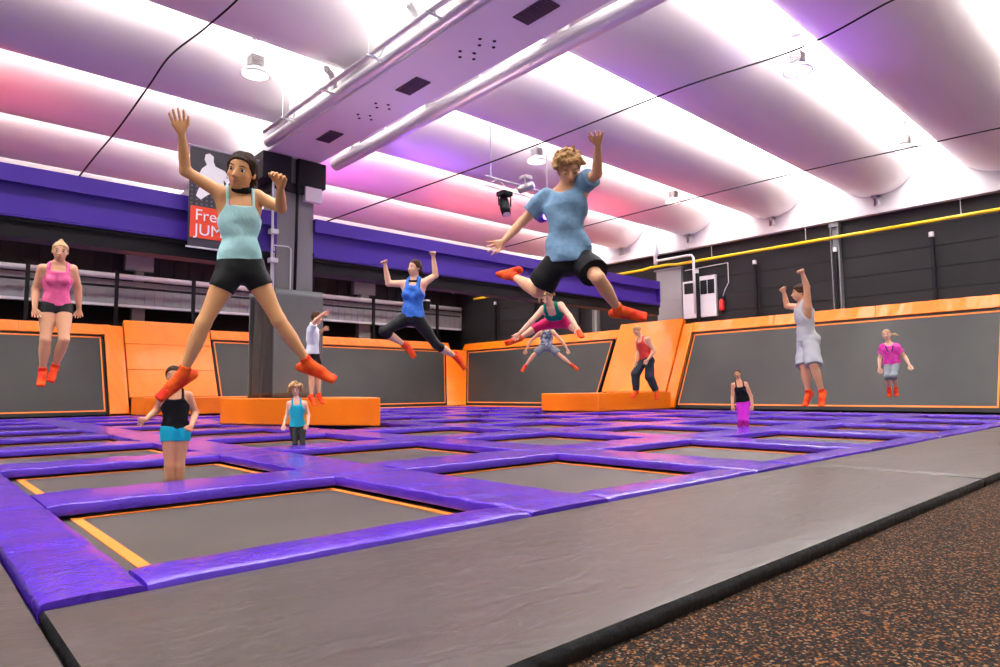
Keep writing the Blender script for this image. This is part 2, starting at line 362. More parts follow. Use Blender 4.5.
# beds
sags = {(1, 2): (2.32, 8.08, .17), (2, 3): (5.05, 10.6, .25), (5, 2): (14.3, 7.5, .2)}
ZB = -.12; bedcache = {}
for i in range(7):
    for j in range(8):
        x0, x1 = px[i][1], px[i + 1][0]; y0, y1 = py[j][1], py[j + 1][0]; cx_, cy_ = (x0 + x1) / 2, (y0 + y1) / 2
        e = empty('trampoline', (cx_, cy_, ZB), 'dark trampoline with orange border, %s from the left in the %s row from the front' % (ORD[i], ORD[j]), 'trampoline', 'floor trampolines')
        key = (round(x1 - x0, 3), round(y1 - y0, 3)); sg = sags.get((i + 1, j + 1))
        W, L = (x1 - x0) / 2 + .3, (y1 - y0) / 2 + .3
        if key in bedcache and not sg:
            for nm in ('bed', 'border'):
                o = bpy.data.objects.new(nm, bedcache[key][nm]); C.objects.link(o); o.parent = e
        else:
            b = MB(); n = 24 if sg else 2; vs = []
            for a in range(n + 1):
                for c in range(n + 1):
                    X = -W + 2 * W * a / n; Y = -L + 2 * L * c / n; z = -.004
                    if sg:
                        r = math.hypot(X + cx_ - sg[0], Y + cy_ - sg[1]); edge = min(1, max(0, min(W - .3 - abs(X), L - .3 - abs(Y))) / .35)
                        z -= sg[2] * max(0, 1 - r / 1.15) ** 1.2 * edge
                    vs.append((X, Y, z))
            b.add(vs, [(a * (n + 1) + c, (a + 1) * (n + 1) + c, (a + 1) * (n + 1) + c + 1, a * (n + 1) + c + 1) for a in range(n) for c in range(n)])
            o = b.build('bed', 'mesh', smooth=True); o.parent = e; d = {'bed': o.data}
            b = MB(); w0, l0, t = W - .33, L - .25, .07
            wl = -(W - .30) + .165; w0 = W - .31
            for q in ((wl, -l0, w0, -l0 + t), (wl, l0 - t, w0, l0), (wl, -l0 + t, wl + t, l0 - t), (w0 - t, -l0 + t, w0, l0 - t)):
                b.box((q[0], q[1], -.003), (q[2], q[3], .002))
            o = b.build('border', 'orange_band'); o.parent = e; d['border'] = o.data
            if not sg: bedcache[key] = d
# black frame below the pads so nothing shows through
b = MB()
b.box((-2.4, 3.34, -1.1), (28, 3.36, -.13)); struct('trim_4', b, 'dark')
b = MB(); b.box((24.1, -8, -.13), (25.0, 36, -.10)); b.box((.0, 30.14, -.13), (25, 31, -.10)); struct('trim_5', b, 'dark')

# grey landing mats
def mat_slab(x0, y0, x1, y1, label, z1=-.012, z0=-.10, seed=1):
    rnd = random.Random(seed); b = MB(); nx = max(6, int((x1 - x0) / .09)); ny = max(6, int((y1 - y0) / .09)); nx = min(nx, 110); ny = min(ny, 110)
    fr = [(rnd.uniform(.3, 1), rnd.uniform(2, 14), rnd.uniform(.2, 2.5), rnd.uniform(0, 6)) for _ in range(7)]
    vs = []
    for j in range(ny + 1):
        for i in range(nx + 1):
            x = x0 + (x1 - x0) * i / nx; y = y0 + (y1 - y0) * j / ny
            ed = min(i, nx - i, j, ny - j)
            z = z1 + sum(a * math.sin(fy * y + fx * x + p) for a, fy, fx, p in fr) * .0011 - (.012 if ed == 0 else 0)
            vs.append((x, y, z))
    b.add(vs, [(j * (nx + 1) + i, j * (nx + 1) + i + 1, (j + 1) * (nx + 1) + i + 1, (j + 1) * (nx + 1) + i) for j in range(ny) for i in range(nx)], 0)
    # black side skirt with a slightly wavy face
    loop = [(i, 0) for i in range(nx)] + [(nx, j) for j in range(ny)] + [(nx - i, ny) for i in range(nx)] + [(0, ny - j) for j in range(ny)]
    vs = []; N = len(loop)
    for q, (i, j) in enumerate(loop):
        x = x0 + (x1 - x0) * i / nx; y = y0 + (y1 - y0) * j / ny; z = z1 - .012
        ox = -1 if i == 0 else (1 if i == nx else 0); oy = -1 if j == 0 else (1 if j == ny else 0)
        w = .004 * math.sin(q * .9)
        vs += [(x, y, z), (x + ox * (.012 + w), y + oy * (.012 + w), z - .02), (x + ox * (.014 - w), y + oy * (.014 - w), (z + z0) / 2 - .01), (x + ox * .004, y + oy * .004, z0)]
    fs = []
    for q in range(N):
        q2 = (q + 1) % N
        for r in range(3): fs.append((q * 4 + r, q * 4 + r + 1, q2 * 4 + r + 1, q2 * 4 + r))
    b.add(vs, fs, 1)
    b.add([(x0, y0, z0), (x1, y0, z0), (x1, y1, z0), (x0, y1, z0)], [(0, 3, 2, 1)], 1)
    o = b.build('landing_mat', ['mat_grey', 'black'], smooth=True)
    return tag(o, label, 'mat', 'grey landing mats')
mat_slab(.475, 1.60, 7.62, 3.30, 'large grey vinyl mat in the foreground between purple pads and speckled floor', seed=1)
mat_slab(7.66, 1.60, 15.4, 3.30, 'grey vinyl mat beyond the foreground mat, middle of the right hand row', seed=2)
mat_slab(15.43, 1.60, 24.0, 3.30, 'grey vinyl mat farthest along the right hand row by the wall', seed=3)
mat_slab(-2.4, -.9, .435, 6.2, 'dark grey mat in the lower left corner beside the black gap', seed=4, z1=-.02)
mat_slab(-2.4, 6.24, .435, 14, 'grey mat outside the left edge of the view beside purple pads', seed=5, z1=-.02)
# foot pads of the walls
for k, (a, c) in enumerate(((19.7, 24.9), (24.95, 30.1))):
    b = MB(); b.box((24.14, a, -.09), (24.95, c, .03), bev=.03); tag(b.build('foot_pad', 'orange', auto=True), ['orange floor pad along the right wall beside the low block', 'orange floor pad along the right wall near the corner'][k], 'pad', 'orange floor pads')
for k, (a, c) in enumerate(((11.2, 17.5), (17.55, 24.1))):
    b = MB(); b.box((a, 30.17, -.09), (c, 30.75, .03), bev=.03); tag(b.build('foot_pad', 'orange', auto=True), ['orange floor pad along the back wall, left part', 'orange floor pad along the back wall by the corner'][k], 'pad', 'orange floor pads')

# ------------------------------------------------------------------ slanted wall trampolines
def W1(s, t, o=0): return (s, 30.72 + 1.8 * t - .9 * o, .04 + 3.82 * t + .43 * o)
def W2(s, t, o=0): return (24.92 + 1.9 * t - .9 * o, s, .04 + 3.82 * t + .44 * o)
def slab(F, s0, s1, t0, t1, o0, o1, mb=None, mi=0, n=1, nt=1, amp=0, s0b=None, s1b=None):
    mb = mb or MB(); vs = []
    for k in range(nt + 1):
        t = t0 + (t1 - t0) * k / nt; f = k / nt
        a0 = s0 if s0b is None else s0 + (s0b - s0) * f; a1 = s1 if s1b is None else s1 + (s1b - s1) * f
        for i in range(n + 1):
            s = a0 + (a1 - a0) * i / n
            ed = amp * (math.sin(s * 7.3 + t * 5) * .5 + math.sin(s * 17 + t * 31) * .3 + math.sin(s * 41) * .25)
            if amp and (i in (0, n)): ed = -.01
            vs += [F(s, t, o0), F(s, t, o1 + ed)]
    W = 2 * (n + 1); fs = []
    for k in range(nt):
        for i in range(n):
            a = k * W + 2 * i; c = a + W
            fs += [(a + 1, a + 3, c + 3, c + 1), (a, c, c + 2, a + 2)]
        a = k * W; c = a + W; fs.append((a, a + 1, c + 1, c)); a += 2 * n; c += 2 * n; fs.append((a, c, c + 1, a + 1))
    for i in range(n):
        a = 2 * i; fs.append((a, a + 2, a + 3, a + 1)); a = nt * W + 2 * i; fs.append((a, a + 1, a + 3, a + 2))
    mb.add(vs, fs, mi); return mb
def wall_tramp(F, s0, s1, label, step, group='wall trampolines', braces=(), e1=0):
    p = F((s0 + s1) / 2, 0); e = empty('wall_trampoline', p, label, 'wall trampoline', group)
    # outer dark frame, mesh, thin orange outline; e1 flares the far end sideways towards the top
    def q4(mb, a, c, t0, t1, o0, o1, end): # end: both edges follow the flared end
        fa = e1 * t0; fb = e1 * t1
        slab(F, a + (fa if end == 2 else 0), c + (fa if end else 0), t0, t1, o0, o1, mb, s0b=a + (fb if end == 2 else 0), s1b=c + (fb if end else 0))
    fr = MB()
    for a, c, t0, t1, en in ((s0, s1, 0, .035, 1), (s0, s1, .862, .884, 1), (s0, s0 + .07, .045, .845, 0), (s1 - .07, s1, .045, .845, 2)): q4(fr, a, c, t0, t1, -.1, .01, en)
    fr.build('frame', 'blackmetal', e)
    m = MB(); q4(m, s0 + .06, s1 - .06, .03, .866, -.02, -.01, 1); m.build('net', 'wallmesh', e)
    b = MB(); w = .05; t0, t1 = .036, .862; a0, a1 = s0 + .09, s1 - .09
    for a, c, u0, u1, en in ((a0, a1, t0, t0 + .014, 1), (a0, a1, t1 - .014, t1, 1), (a0, a0 + w, t0, t1, 0), (a1 - w, a1, t0, t1, 2)): q4(b, a, c, u0, u1, -.008, .004, en)
    b.build('border', 'orange_band', e)
    for s in braces:
        b = MB(); A = F(s, .02, -.3); B = F(s, .86, -.12); b.tube([A, B], .05, 8); c = F(s, .45, -.2); d = F(s + 1.2, .03, -.25); b.tube([c, d], .04, 8)
        b.build('brace', 'siding', e, smooth=True)
    return e
def top_pads(F, s0, s1, L, word):
    k = 0; s = s0; nn = max(1, round((s1 - s0) / L)); L = (s1 - s0) / nn
    for k in range(nn):
        b = slab(F, s0 + k * L, s0 + (k + 1) * L - .012, .885, 1.0, -.1, .06, n=40, nt=6, amp=.02)
        b.add(*([F(s0 + k * L, 1.0, .06), F(s0 + (k + 1) * L, 1.0, .06), F(s0 + (k + 1) * L, 1.0, -.15), F(s0 + k * L, 1.0, -.15)], [(0, 1, 2, 3)]))
        o = b.build('rim_pad', 'orange', auto=True)
        tag(o, '%s orange rim pad %s' % (ORD[k], word), 'pad', 'orange rim pads')
# left/back wall
wall_tramp(W1, -3.2, 6.3, 'slanted dark wall trampoline at far left behind the person in pink', 1, braces=(-1.2, 4.6))
wall_tramp(W1, 10.8, 23.7, 'slanted dark wall trampoline on the back wall between ramp and corner', 1, e1=1.3, braces=(13.4, 16.6, 19.7, 22.3))
wall_tramp(W2, 20.6, 30.4, 'slanted dark wall trampoline right of the corner, left of the tall ramp', 1, e1=2.2, braces=(25.5,))
wall_tramp(W2, 4.6, 16.1, 'slanted dark wall trampoline right of the tall orange ramp', 1)
wall_tramp(W2, -7, 4.4, 'slanted dark wall trampoline beyond the right edge of view', 1)
top_pads(W1, -3.2, 6.6, 3.3, 'from the left above the far left wall trampoline')
top_pads(W1, 10.8, 25.2, 3.6, 'from the ramp along the back wall')
top_pads(W2, 20.4, 32.8, 4.1, 'counted leftwards from the tall ramp on the right wall')
top_pads(W2, -7, 16.3, 3.9, 'counted from the near end of the right wall')
def post_pad(F, s0, s1, label, s0b=None, s1b=None, t1=.99):
    b = slab(F, s0, s1, 0, t1, -.1, .09, n=10, nt=30, amp=.02, s0b=s0b, s1b=s1b)
    tag(b.build('post_pad', 'orange', auto=True), label, 'pad', 'orange upright pads')
post_pad(W1, 6.35, 7.05, 'upright orange pad left of the ramp behind the column')
b = MB(); n = 24; vs = []
for k in range(n + 1):
    t = .885 * k / n; A = Vector(W1(23.72 + 1.3 * t, t, .02)); Bq = Vector(W2(30.42 + 2.2 * t, t, .02)); wv = .02 * math.sin(t * 70) + .015 * math.sin(t * 151)
    for o_ in (0, .12):
        for q in range(5):
            f = q / 4; p = A.lerp(Bq, f); vs.append(p + Vector((-.7, -.7, .1)) * (o_ * (1 if 0 < q < 4 else .5) + (wv if o_ else 0)))
fs = []
for k in range(n):
    for q in range(4): a = k * 10 + q; fs.append((a + 5, a + 6, a + 16, a + 15)); fs.append((a, a + 10, a + 11, a + 1))
    a = k * 10; fs.append((a, a + 5, a + 15, a + 10)); fs.append((a + 4, a + 14, a + 19, a + 9))
for base in (0, n * 10):
    for q in range(4): fs.append((base + q, base + q + 1, base + q + 6, base + q + 5))
b.add(vs, fs); tag(b.build('corner_pad', 'orange', auto=True), 'wrinkled upright orange pad in the corner of the two walls', 'pad')
post_pad(W2, 16.15, 16.65, 'upright orange pad along the right side of the tall ramp')
# ramps
def ramp(F, s0, s1, label, t0=.17, s0b=None, s1b=None, seams=(.45, .72)):
    e = empty('padded_ramp', F((s0 + s1) / 2, t0), label, 'ramp')
    ts = [t0] + list(seams) + [1.06]
    for a, c in zip(ts[:-1], ts[1:]):
        f0 = (a - t0) / (1.06 - t0); f1 = (c - t0) / (1.06 - t0); S0 = s0b if s0b is not None else s0; S1 = s1b if s1b is not None else s1
        b = slab(F, s0 + (S0 - s0) * f0, s1 + (S1 - s1) * f0, a, c - .006, -.1, .16, n=30, nt=16, amp=.006, s0b=s0 + (S0 - s0) * f1, s1b=s1 + (S1 - s1) * f1)
        b.build('ramp_panel', 'orange', e, auto=True)
ramp(W1, 7.1, 10.7, 'tall slanted orange ramp on the back wall left of the column', seams=(.48, .78))
ramp(W2, 16.7, 20.3, 'tall slanted orange ramp on the right wall behind the person in red', seams=())
def block(poly, label, h=.73):
    b = MB(); b.prism(poly, .022, h); o = b.build('orange_block', 'orange', auto=True)
    m = o.modifiers.new('bevel', 'BEVEL'); m.width = .03; m.segments = 3; m.limit_method = 'ANGLE'
    return tag(o, label, 'foam block', 'orange foam blocks')
block([(6.59, 18.83), (7.13, 17.0), (8.73, 13.98), (9.5, 15.5), (10.6, 19.3), (7.4, 20.3)], 'low orange foam block around the base of the padded column', .72)
block([(7.1, 28.6), (11.6, 28.6), (11.6, 30.65), (7.1, 30.65)], 'low orange foam block at the foot of the back wall ramp')
block([(19.9, 16.25), (24.85, 16.25), (24.85, 20.3), (21.2, 20.3), (19.7, 19.1)], 'low orange foam block in front of the tall right ramp')

# ------------------------------------------------------------------ behind the walls
e = empty('mezzanine_parapet', (6, 33.6, 4.7), 'grey corrugated parapet behind the back wall with pale pipe along its top', 'parapet')
b = MB()
for k in range(205):
    x = -13.8 + k * .2
    b.box((x, 33.6 + (.03 if k % 2 else 0), 4.92), (x + .2, 33.7, 6.05))
b.build('panel', 'grey_panel', e)
b = MB(); b.tube([(-13.8, 33.45, 6.22), (XW - .3, 33.45, 6.22)], .13, 12); b.build('top_pipe', 'whitepipe', e, smooth=True)
b = MB(); b.box((-13.8, 33.4, 4.84), (XW - .3, 33.7, 4.95)); b.build('bottom_rail', 'whitepipe', e)
b = MB(); b.tube([(-13.8, 33.3, 5.72), (XW - .5, 33.3, 5.72)], .055, 8); b.build('dark_rail', 'blackmetal', e, smooth=True)
for k, (x, w) in enumerate(((7.7, .55), (19.6, .75))):
    b = MB(); b.box((x, 33.75, -1.1), (x + w, 34.15, 4.9)); b.box((x + .1, 33.75, 4.9), (x + w - .1, 34.15, 7.3)); b.box((x - .35, 33.7, 6.6), (x + w + .3, 34.1, 7.3))
    tag(b.build('concrete_pillar', 'grey_metal'), ['grey pillar above the back wall ramp with a bulky head', 'grey pillar behind the jumper in blue on the back wall'][k], 'pillar', 'grey pillars')
names = ['at far left', 'left of the back ramp', 'behind the leg of the leaping girl', 'right of the padded column', 'left of the jumper in blue', 'near the corner']
for k, x in enumerate((3.6, 6.85, 10.1, 16.7, 20.0, 24.6)):
    b = MB(); b.box((x - .07, 32.76, -1.1), (x + .07, 32.9, 6.35)); tag(b.build('net_post', 'blackmetal'), 'black upright post on the back wall, %s' % names[k], 'post', 'black net posts')
names = ['nearest the viewer', 'right of the boy in grey', 'behind the boy in grey', 'left of the boy in grey', 'beside the pale ventilation cabinet', 'behind the leaping boy leg', 'right of the jumper in green', 'left of the jumper in green']
for k, y in enumerate((3.3, 6.66, 9.95, 13.27, 16.075, 23.3, 26.65, 30.1)):
    e = empty('net_post', (27.05, y, -1.1), 'black post with white cap on the right wall, %s' % names[k], 'post', 'black net posts')
    b = MB(); b.box((26.98, y - .06, -1.1), (27.1, y + .06, 6.2)); b.build('post', 'blackmetal', e)
    b = MB(); b.lathe([(0, 0), (.09, 0), (.09, .18), (0, .2)], (27.04, y, 6.2), 12); b.build('cap', 'whitepipe', e)
b = MB(); b.tube([(26.9, y, 6.75 + (.06 if 17 < y < 19 else 0)) for y in [-7 + k * .5 for k in range(79)]], .065, 10)
yp = tag(b.build('yellow_pipe', 'yellow', smooth=True), 'long yellow pipe running along the dark right wall', 'pipe')
b = MB()
for y in (1.0, 5.7, 11, 15.2): b.tube([(26.9, y, 6.8), (26.9, y, 7.45)], .012, 6)
b.build('hanger', 'whitepipe', yp)
# girder end pillar, cabinet, pipes, extinguisher
b = MB(); b.box((27.08, 16.95, 4.1), (27.28, 18.3, 6.6)); b.box((27.06, 16.95, 5.1), (27.08, 18.3, 5.14)); b.box((27.0, 16.9, 6.6), (27.28, 18.4, 6.66))
tag(b.build('wall_pillar', 'grey_panel'), 'grey clad pillar at the right end of the purple girder', 'pillar')
e = empty('ventilation_cabinet', (27.1, 16.1, 4.15), 'pale grey ventilation cabinet with dark grilles on the right wall above the ramp', 'cabinet')
b = MB(); b.box((27.12, 15.2, 4.15), (27.29, 16.0, 6.05), bev=.02); b.box((27.12, 16.15, 4.15), (27.28, 16.9, 5.9), bev=.02); b.build('casing', 'whitepipe', e)
b = MB(); b.box((27.1, 15.26, 5.2), (27.12, 15.58, 5.85)); b.box((27.1, 15.64, 5.2), (27.12, 15.96, 5.85)); b.box((27.1, 16.25, 5.3), (27.12, 16.8, 5.8))
for z in range(7): b.box((27.09, 15.26, 5.25 + z * .09), (27.1, 15.96, 5.27 + z * .09))
b.build('grille', 'blackmetal', e)
b = MB(); b.tube([(26.75, 18.1, 8.0), (26.75, 18.1, 6.9)], .1, 12); b.tube([(26.75, 18.1, 7.05), (26.75, 16.4, 7.05), (26.75, 16.15, 7.03), (26.75, 16.05, 6.9), (26.75, 16.05, 4.3)], .06, 12)
tag(b.build('white_pipe', 'whitepipe', smooth=True), 'white pipe bending down in front of the ventilation cabinet', 'pipe')
b = MB(); b.lathe([(0, 0), (.11, .02), (.12, .1), (.12, .42), (.08, .5), (.03, .54), (0, .56)], (27.15, 14.95, 4.35), 14)
ex = empty('fire_extinguisher', (27.1, 14.95, 4.35), 'small red extinguisher hanging beside the pale cabinet', 'extinguisher')
b.build('bottle', 'red', ex, smooth=True)
b = MB(); b.tube([(27.15, 14.95, 4.9), (27.12, 14.75, 5.0), (27.15, 14.7, 4.6)], .02, 6); b.box((27.1, 14.88, 4.9), (27.2, 15.02, 4.96)); b.build('hose', 'blackmetal', ex)
b = MB(); b.tube([(27.2, 14.6, 6.5), (27.2, 14.6, 5.6), (27.15, 14.75, 5.3), (27.1, 14.85, 5.0)], .025, 6); b.tube([(27.2, 14.6, 6.5), (27.2, 16.8, 6.45)], .02, 6)
tag(b.build('conduit_pipe', 'whitepipe', smooth=True), 'thin conduit bending down above the red extinguisher', 'pipe')
e = empty('wall_speaker', (24.0, 32.9, 6.2), 'dark round topped box on the pale pipe near the corner', 'speaker')
b = MB(); b.lathe([(0, 0), (.22, 0), (.22, .55), (0, .55)], (23.9, 33.0, 5.9), 16); b.build('body', 'blackmetal', e)
b = MB(); b.lathe([(0, 0), (.24, 0), (.2, .1), (0, .12)], (23.9, 33.0, 6.45), 16); b.build('cap', 'whitepipe', e)

# ------------------------------------------------------------------ banner
e = empty('hanging_banner', (5.7, 16.9, 4.5), 'dark hanging banner with white jumping figure and orange red lettered box', 'banner')
b = MB(); b.box((5.02, 16.9, 4.5), (6.72, 16.925, 7.02)); b.build('cloth', 'banner', e)
b = MB()
for a in range(14):
    for c in range(13):
        X = 5.06 + a * .12; Z = 5.56 + c * .11
        if Z < 6.2 + .3 * math.sin(a * .9) : b.box((X, 16.895, Z), (X + .045, 16.90, Z + .045))
o = b.build('dot_pattern', 'banner_grid', e); o['kind'] = 'stuff'
b = MB(); b.box((5.06, 16.885, 4.72), (6.62, 16.898, 5.52)); b.build('lettered_box', 'banner_red', e)
def text(s, x, z, size, m, parent, name='lettering', y=16.88):
    cu = bpy.data.curves.new(name, 'FONT'); cu.body = s; cu.size = size; cu.extrude = .003; cu.offset = .0; cu.align_x = 'LEFT'
    o = bpy.data.objects.new(name, cu); C.objects.link(o); cu.materials.append(M_[m])
    bpy.context.view_layer.update()
    me = bpy.data.meshes.new_from_object(o); bpy.data.objects.remove(o)
    o = bpy.data.objects.new(name, me); C.objects.link(o)
    o.rotation_euler = (math.pi / 2, 0, 0); o.location = Vector((x, y, z)) - parent.location; o.parent = parent
    return o
text('Free', 5.16, 5.17, .40, 'banner_white', e); text('JUMP', 5.16, 4.80, .40, 'banner_white', e)
# leaping silhouette
def flat(poly, y0, y1, m, name, parent):
    b = MB(); n = len(poly); vs = [(x, y0, z) for x, z in poly] + [(x, y1, z) for x, z in poly]
    b.add(vs, [tuple(range(n)), tuple(range(n, 2 * n))[::-1]] + [(i, n + i, n + (i + 1) % n, (i + 1) % n) for i in range(n)])
    return b.build(name, m, parent)
sil = [(5.42, 6.62), (5.36, 6.74), (5.38, 6.88), (5.48, 6.93), (5.58, 6.86), (5.58, 6.72), (5.63, 6.62), (5.86, 6.55), (6.05, 6.32), (6.10, 6.02), (6.04, 5.98), (5.94, 6.2), (5.84, 6.32), (5.86, 6.05), (5.92, 5.85), (6.0, 5.66), (5.9, 5.6), (5.74, 5.8), (5.62, 5.94), (5.45, 5.84), (5.3, 5.7), (5.18, 5.78), (5.24, 5.98), (5.36, 6.12), (5.42, 6.3), (5.3, 6.22), (5.22, 6.3), (5.3, 6.5)]
flat(sil, 16.885, 16.897, 'banner_white', 'silhouette', e)
b = MB(); b.tube([(4.98, 16.91, 7.05), (6.76, 16.91, 7.05)], .025, 8); b.build('rod', 'whitepipe', e, smooth=True)
b = MB(); b.tube([(4.98, 16.91, 4.48), (6.76, 16.91, 4.48)], .025, 8); b.build('rod', 'whitepipe', e, smooth=True)

# ------------------------------------------------------------------ lamps
def lamp(x, y, z, label):
    e = empty('high_bay_lamp', (x, y, z), label, 'lamp', 'high bay lamps')
    b = MB(); b.lathe([(.0, .16), (.1, .16), (.2, .10), (.30, .02), (.33, -.02), (.33, -.05), (.31, -.05), (.28, .0), (.15, .1), (0, .12)], (x, y, z), 28); b.build('reflector', 'white', e, smooth=True)
    b = MB(); b.lathe([(0, -.07), (.2, -.06), (.31, -.035), (.31, -.02), (0, -.02)], (x, y, z), 28); b.build('glass', 'lampglow', e, smooth=True)
    b = MB(); b.box((x - .12, y - .12, z + .16), (x + .12, y + .12, z + .42), bev=.03)
    for k in range(5): b.box((x - .15, y - .15, z + .2 + k * .045), (x + .15, y + .15, z + .215 + k * .045))
    b.build('ballast', 'lampbody', e)
    b = MB(); b.tube([(x, y, z + .42), (x, y, z + 1.6)], .014, 6); b.lathe([(0, 0), (.1, 0), (.1, .04), (0, .05)], (x, y, z + .84), 12); b.build('rod', 'whitepipe', e)
lamp(5.7, 14.6, 8.25, 'round white high bay lamp left of the ventilation beam')
lamp(15.2, 6.2, 8.3, 'round high bay lamp at upper right, nearest of those on the right')
lamp(22.8, 6.15, 8.25, 'round high bay lamp near the right wall in the near skylight row')
lamp(14.8, 14.4, 8.25, 'small high bay lamp just left of the leaping boy head')
lamp(22.2, 14.1, 8.25, 'small distant high bay lamp right of the leaping boy arm')
# stage lights
b = MB(); b.tube([(11.3, 12.93, 6.35), (13.9, 12.93, 6.35)], .022, 8); b.tube([(11.3, 12.93, 6.62), (13.9, 12.93, 6.62)], .022, 8)
for x in (11.3, 12.2, 13.1): b.tube([(x, 12.93, 6.35), (x + .45, 12.93, 6.62), (x + .9, 12.93, 6.35)], .012, 6)
for x in (11.5, 13.7): b.tube([(x, 12.93, 6.62), (x, 12.93, 9.0)], .012, 6)
tag(b.build('light_truss', 'whitepipe'), 'thin hanging truss carrying stage lights beside the leaping boy', 'truss')
def headlight(x, y, z, label, dir_, m, lens, s=1.0):
    e = empty('stage_light', (x, y, z), label, 'stage light', 'stage lights')
    d = Vector(dir_).normalized(); c = Vector((x, y, z))
    b = MB(); b.tube([c - d * .26 * s, c - d * .2 * s, c + d * .1 * s, c + d * .25 * s], [.07 * s, .12 * s, .13 * s, .11 * s], 16); b.build('head', m, e, smooth=True)
    b = MB(); b.tube([c + d * .25 * s, c + d * .265 * s], .09 * s, 16); b.build('lens', lens, e)
    a = d.cross(Vector((0, 0, 1))).normalized() * .16 * s
    b = MB(); b.tube([c + a, c + a * 1.1 + Vector((0, 0, .25 * s)), c - a * 1.1 + Vector((0, 0, .25 * s)), c - a], .022 * s, 8)
    b.box((c.x - .15 * s, c.y - .15 * s, c.z + .25 * s), (c.x + .15 * s, c.y + .15 * s, c.z + .36 * s), bev=.02); b.build('yoke', m, e)
headlight(11.97, 12.9, 5.9, 'black moving head stage light hanging lowest on the truss', (-.1, -.35, -.9), 'blackmetal', 'whitepipe', 1.1)
headlight(12.5, 12.6, 6.45, 'silver stage light with violet lens on the truss', (.5, -.75, .3), 'lampbody', 'violetglow', .9)
headlight(12.85, 12.3, 5.6, 'violet glowing stage light partly behind the leaping boy', (-.4, -.8, -.1), 'girder', 'violetglow', .95)

# wires
def wire(pts, label, r=.012):
    P = [Vector(p) for p in pts]; Q = []
    for i in range(len(P) - 1):
        p0 = P[max(i - 1, 0)]; p1 = P[i]; p2 = P[i + 1]; p3 = P[min(i + 2, len(P) - 1)]
        for k in range(12):
            t = k / 12; Q.append(.5 * ((2 * p1) + (-p0 + p2) * t + (2 * p0 - 5 * p1 + 4 * p2 - p3) * t * t + (-p0 + 3 * p1 - 3 * p2 + p3) * t ** 3))
    Q.append(P[-1]); b = MB(); b.tube(Q, r, 8); tag(b.build('cable', 'blackmetal', smooth=True), label, 'cable')
def ry(u, v): return RM @ np.array([u - 500, 333.5 - v, -FPX]) / FPX
def at(u, v, d): return Vector(CAM + ry(u, v) * d)
wire([at(262, -30, 11.9), at(237, 0, 12), at(204, 29, 12.5), at(170, 56, 13.0), at(148, 87, 13.5), at(119, 127.6, 14.2), at(95, 156.5, 14.7), at(75.5, 181, 15.1)], 'black cable curving down from the roof to the purple girder at upper left', .018)
wire([at(960, -28, 11.7), at(893, 0, 12), at(800, 48, 13), at(675, 90, 14.5), at(510, 155, 16.8), at(325, 222, 19.2)], 'long black cable slanting across the hall behind the leaping boy', .02)
wire([at(1060, 118, 15.5), at(1000, 128, 16.4), at(900, 150, 17.9), at(800, 172, 19.5), at(640, 212, 22), at(505, 247, 24)], 'thin black cable in the upper right crossing toward the purple girder', .018)

# ------------------------------------------------------------------ light
def area(name, loc, size, energy, col, target, sy=None):
    l = bpy.data.lights.new(name, 'AREA'); l.energy = energy; l.color = col; l.size = size
    if sy: l.shape = 'RECTANGLE'; l.size_y = sy
    o = bpy.data.objects.new(name, l); C.objects.link(o); o.location = loc
    o.rotation_euler = (Vector(target) - Vector(loc)).to_track_quat('-Z', 'Y').to_euler(); return o
def spot(name, loc, target, energy, col, ang, blend=1):
    l = bpy.data.lights.new(name, 'SPOT'); l.energy = energy; l.color = col; l.spot_size = math.radians(ang); l.spot_blend = blend; l.shadow_soft_size = .15
    o = bpy.data.objects.new(name, l); C.objects.link(o); o.location = loc
    o.rotation_euler = (Vector(target) - Vector(loc)).to_track_quat('-Z', 'Y').to_euler(); return o
w = bpy.data.worlds.new('world'); sc.world = w; w.use_nodes = True
w.node_tree.nodes['Background'].inputs[0].default_value = (1, .97, .95, 1); w.node_tree.nodes['Background'].inputs[1].default_value = .42
# coloured spots added around the girder and truss to tint the shells
for loc, tgt, en, col, an in (((1.0, 17.2, 5.95), (0, 21, 9), 260, (1, .10, .10), 150), ((12, 17.2, 5.95), (12, 14.5, 9), 300, (.35, .10, 1), 110), ((10, 17.8, 5.95), (12, 20.4, 9), 330, (.9, .1, .8), 130),
        ((16, 17.8, 5.95), (17, 20, 9), 330, (1, .12, .08), 140), ((20, 17.2, 5.95), (21, 14.5, 9), 380, (1, .12, .12), 130), ((12.8, 12.3, 6.7), (13, 8.6, 8.4), 210, (.25, .08, 1), 75), ((14.2, 8.4, 5.8), (14.2, 4.4, 8.8), 330, (.38, .08, 1), 75)):
    spot('shell_tint_spot', loc, tgt, en, col, an)
spot('added_uplight', (8.9, 15.6, .95), (7.9, 9.5, 7.5), 420, (1, .72, .82), 70)  # added uplight without a fixture, brightens the beam underside
for loc in ((9.3, 16.2, .9), (22.5, 18.5, .85), (16, 1.2, .3), (6.9, 18.9, .9), (24.5, 8, .3)):
    l = spot('added_uplight', loc, (loc[0], loc[1] - 1.5, 9), 85, (1, .26, .34), 150); l.data.shadow_soft_size = .4  # added pink uplights, no fixtures; stand in for bounce onto the shells
sc.view_settings.view_transform = 'Standard'; sc.view_settings.look = 'None'; sc.view_settings.gamma = 1; sc.view_settings.use_curve_mapping = False
sc.view_settings.exposure = .38
sc.cycles.use_denoising = True

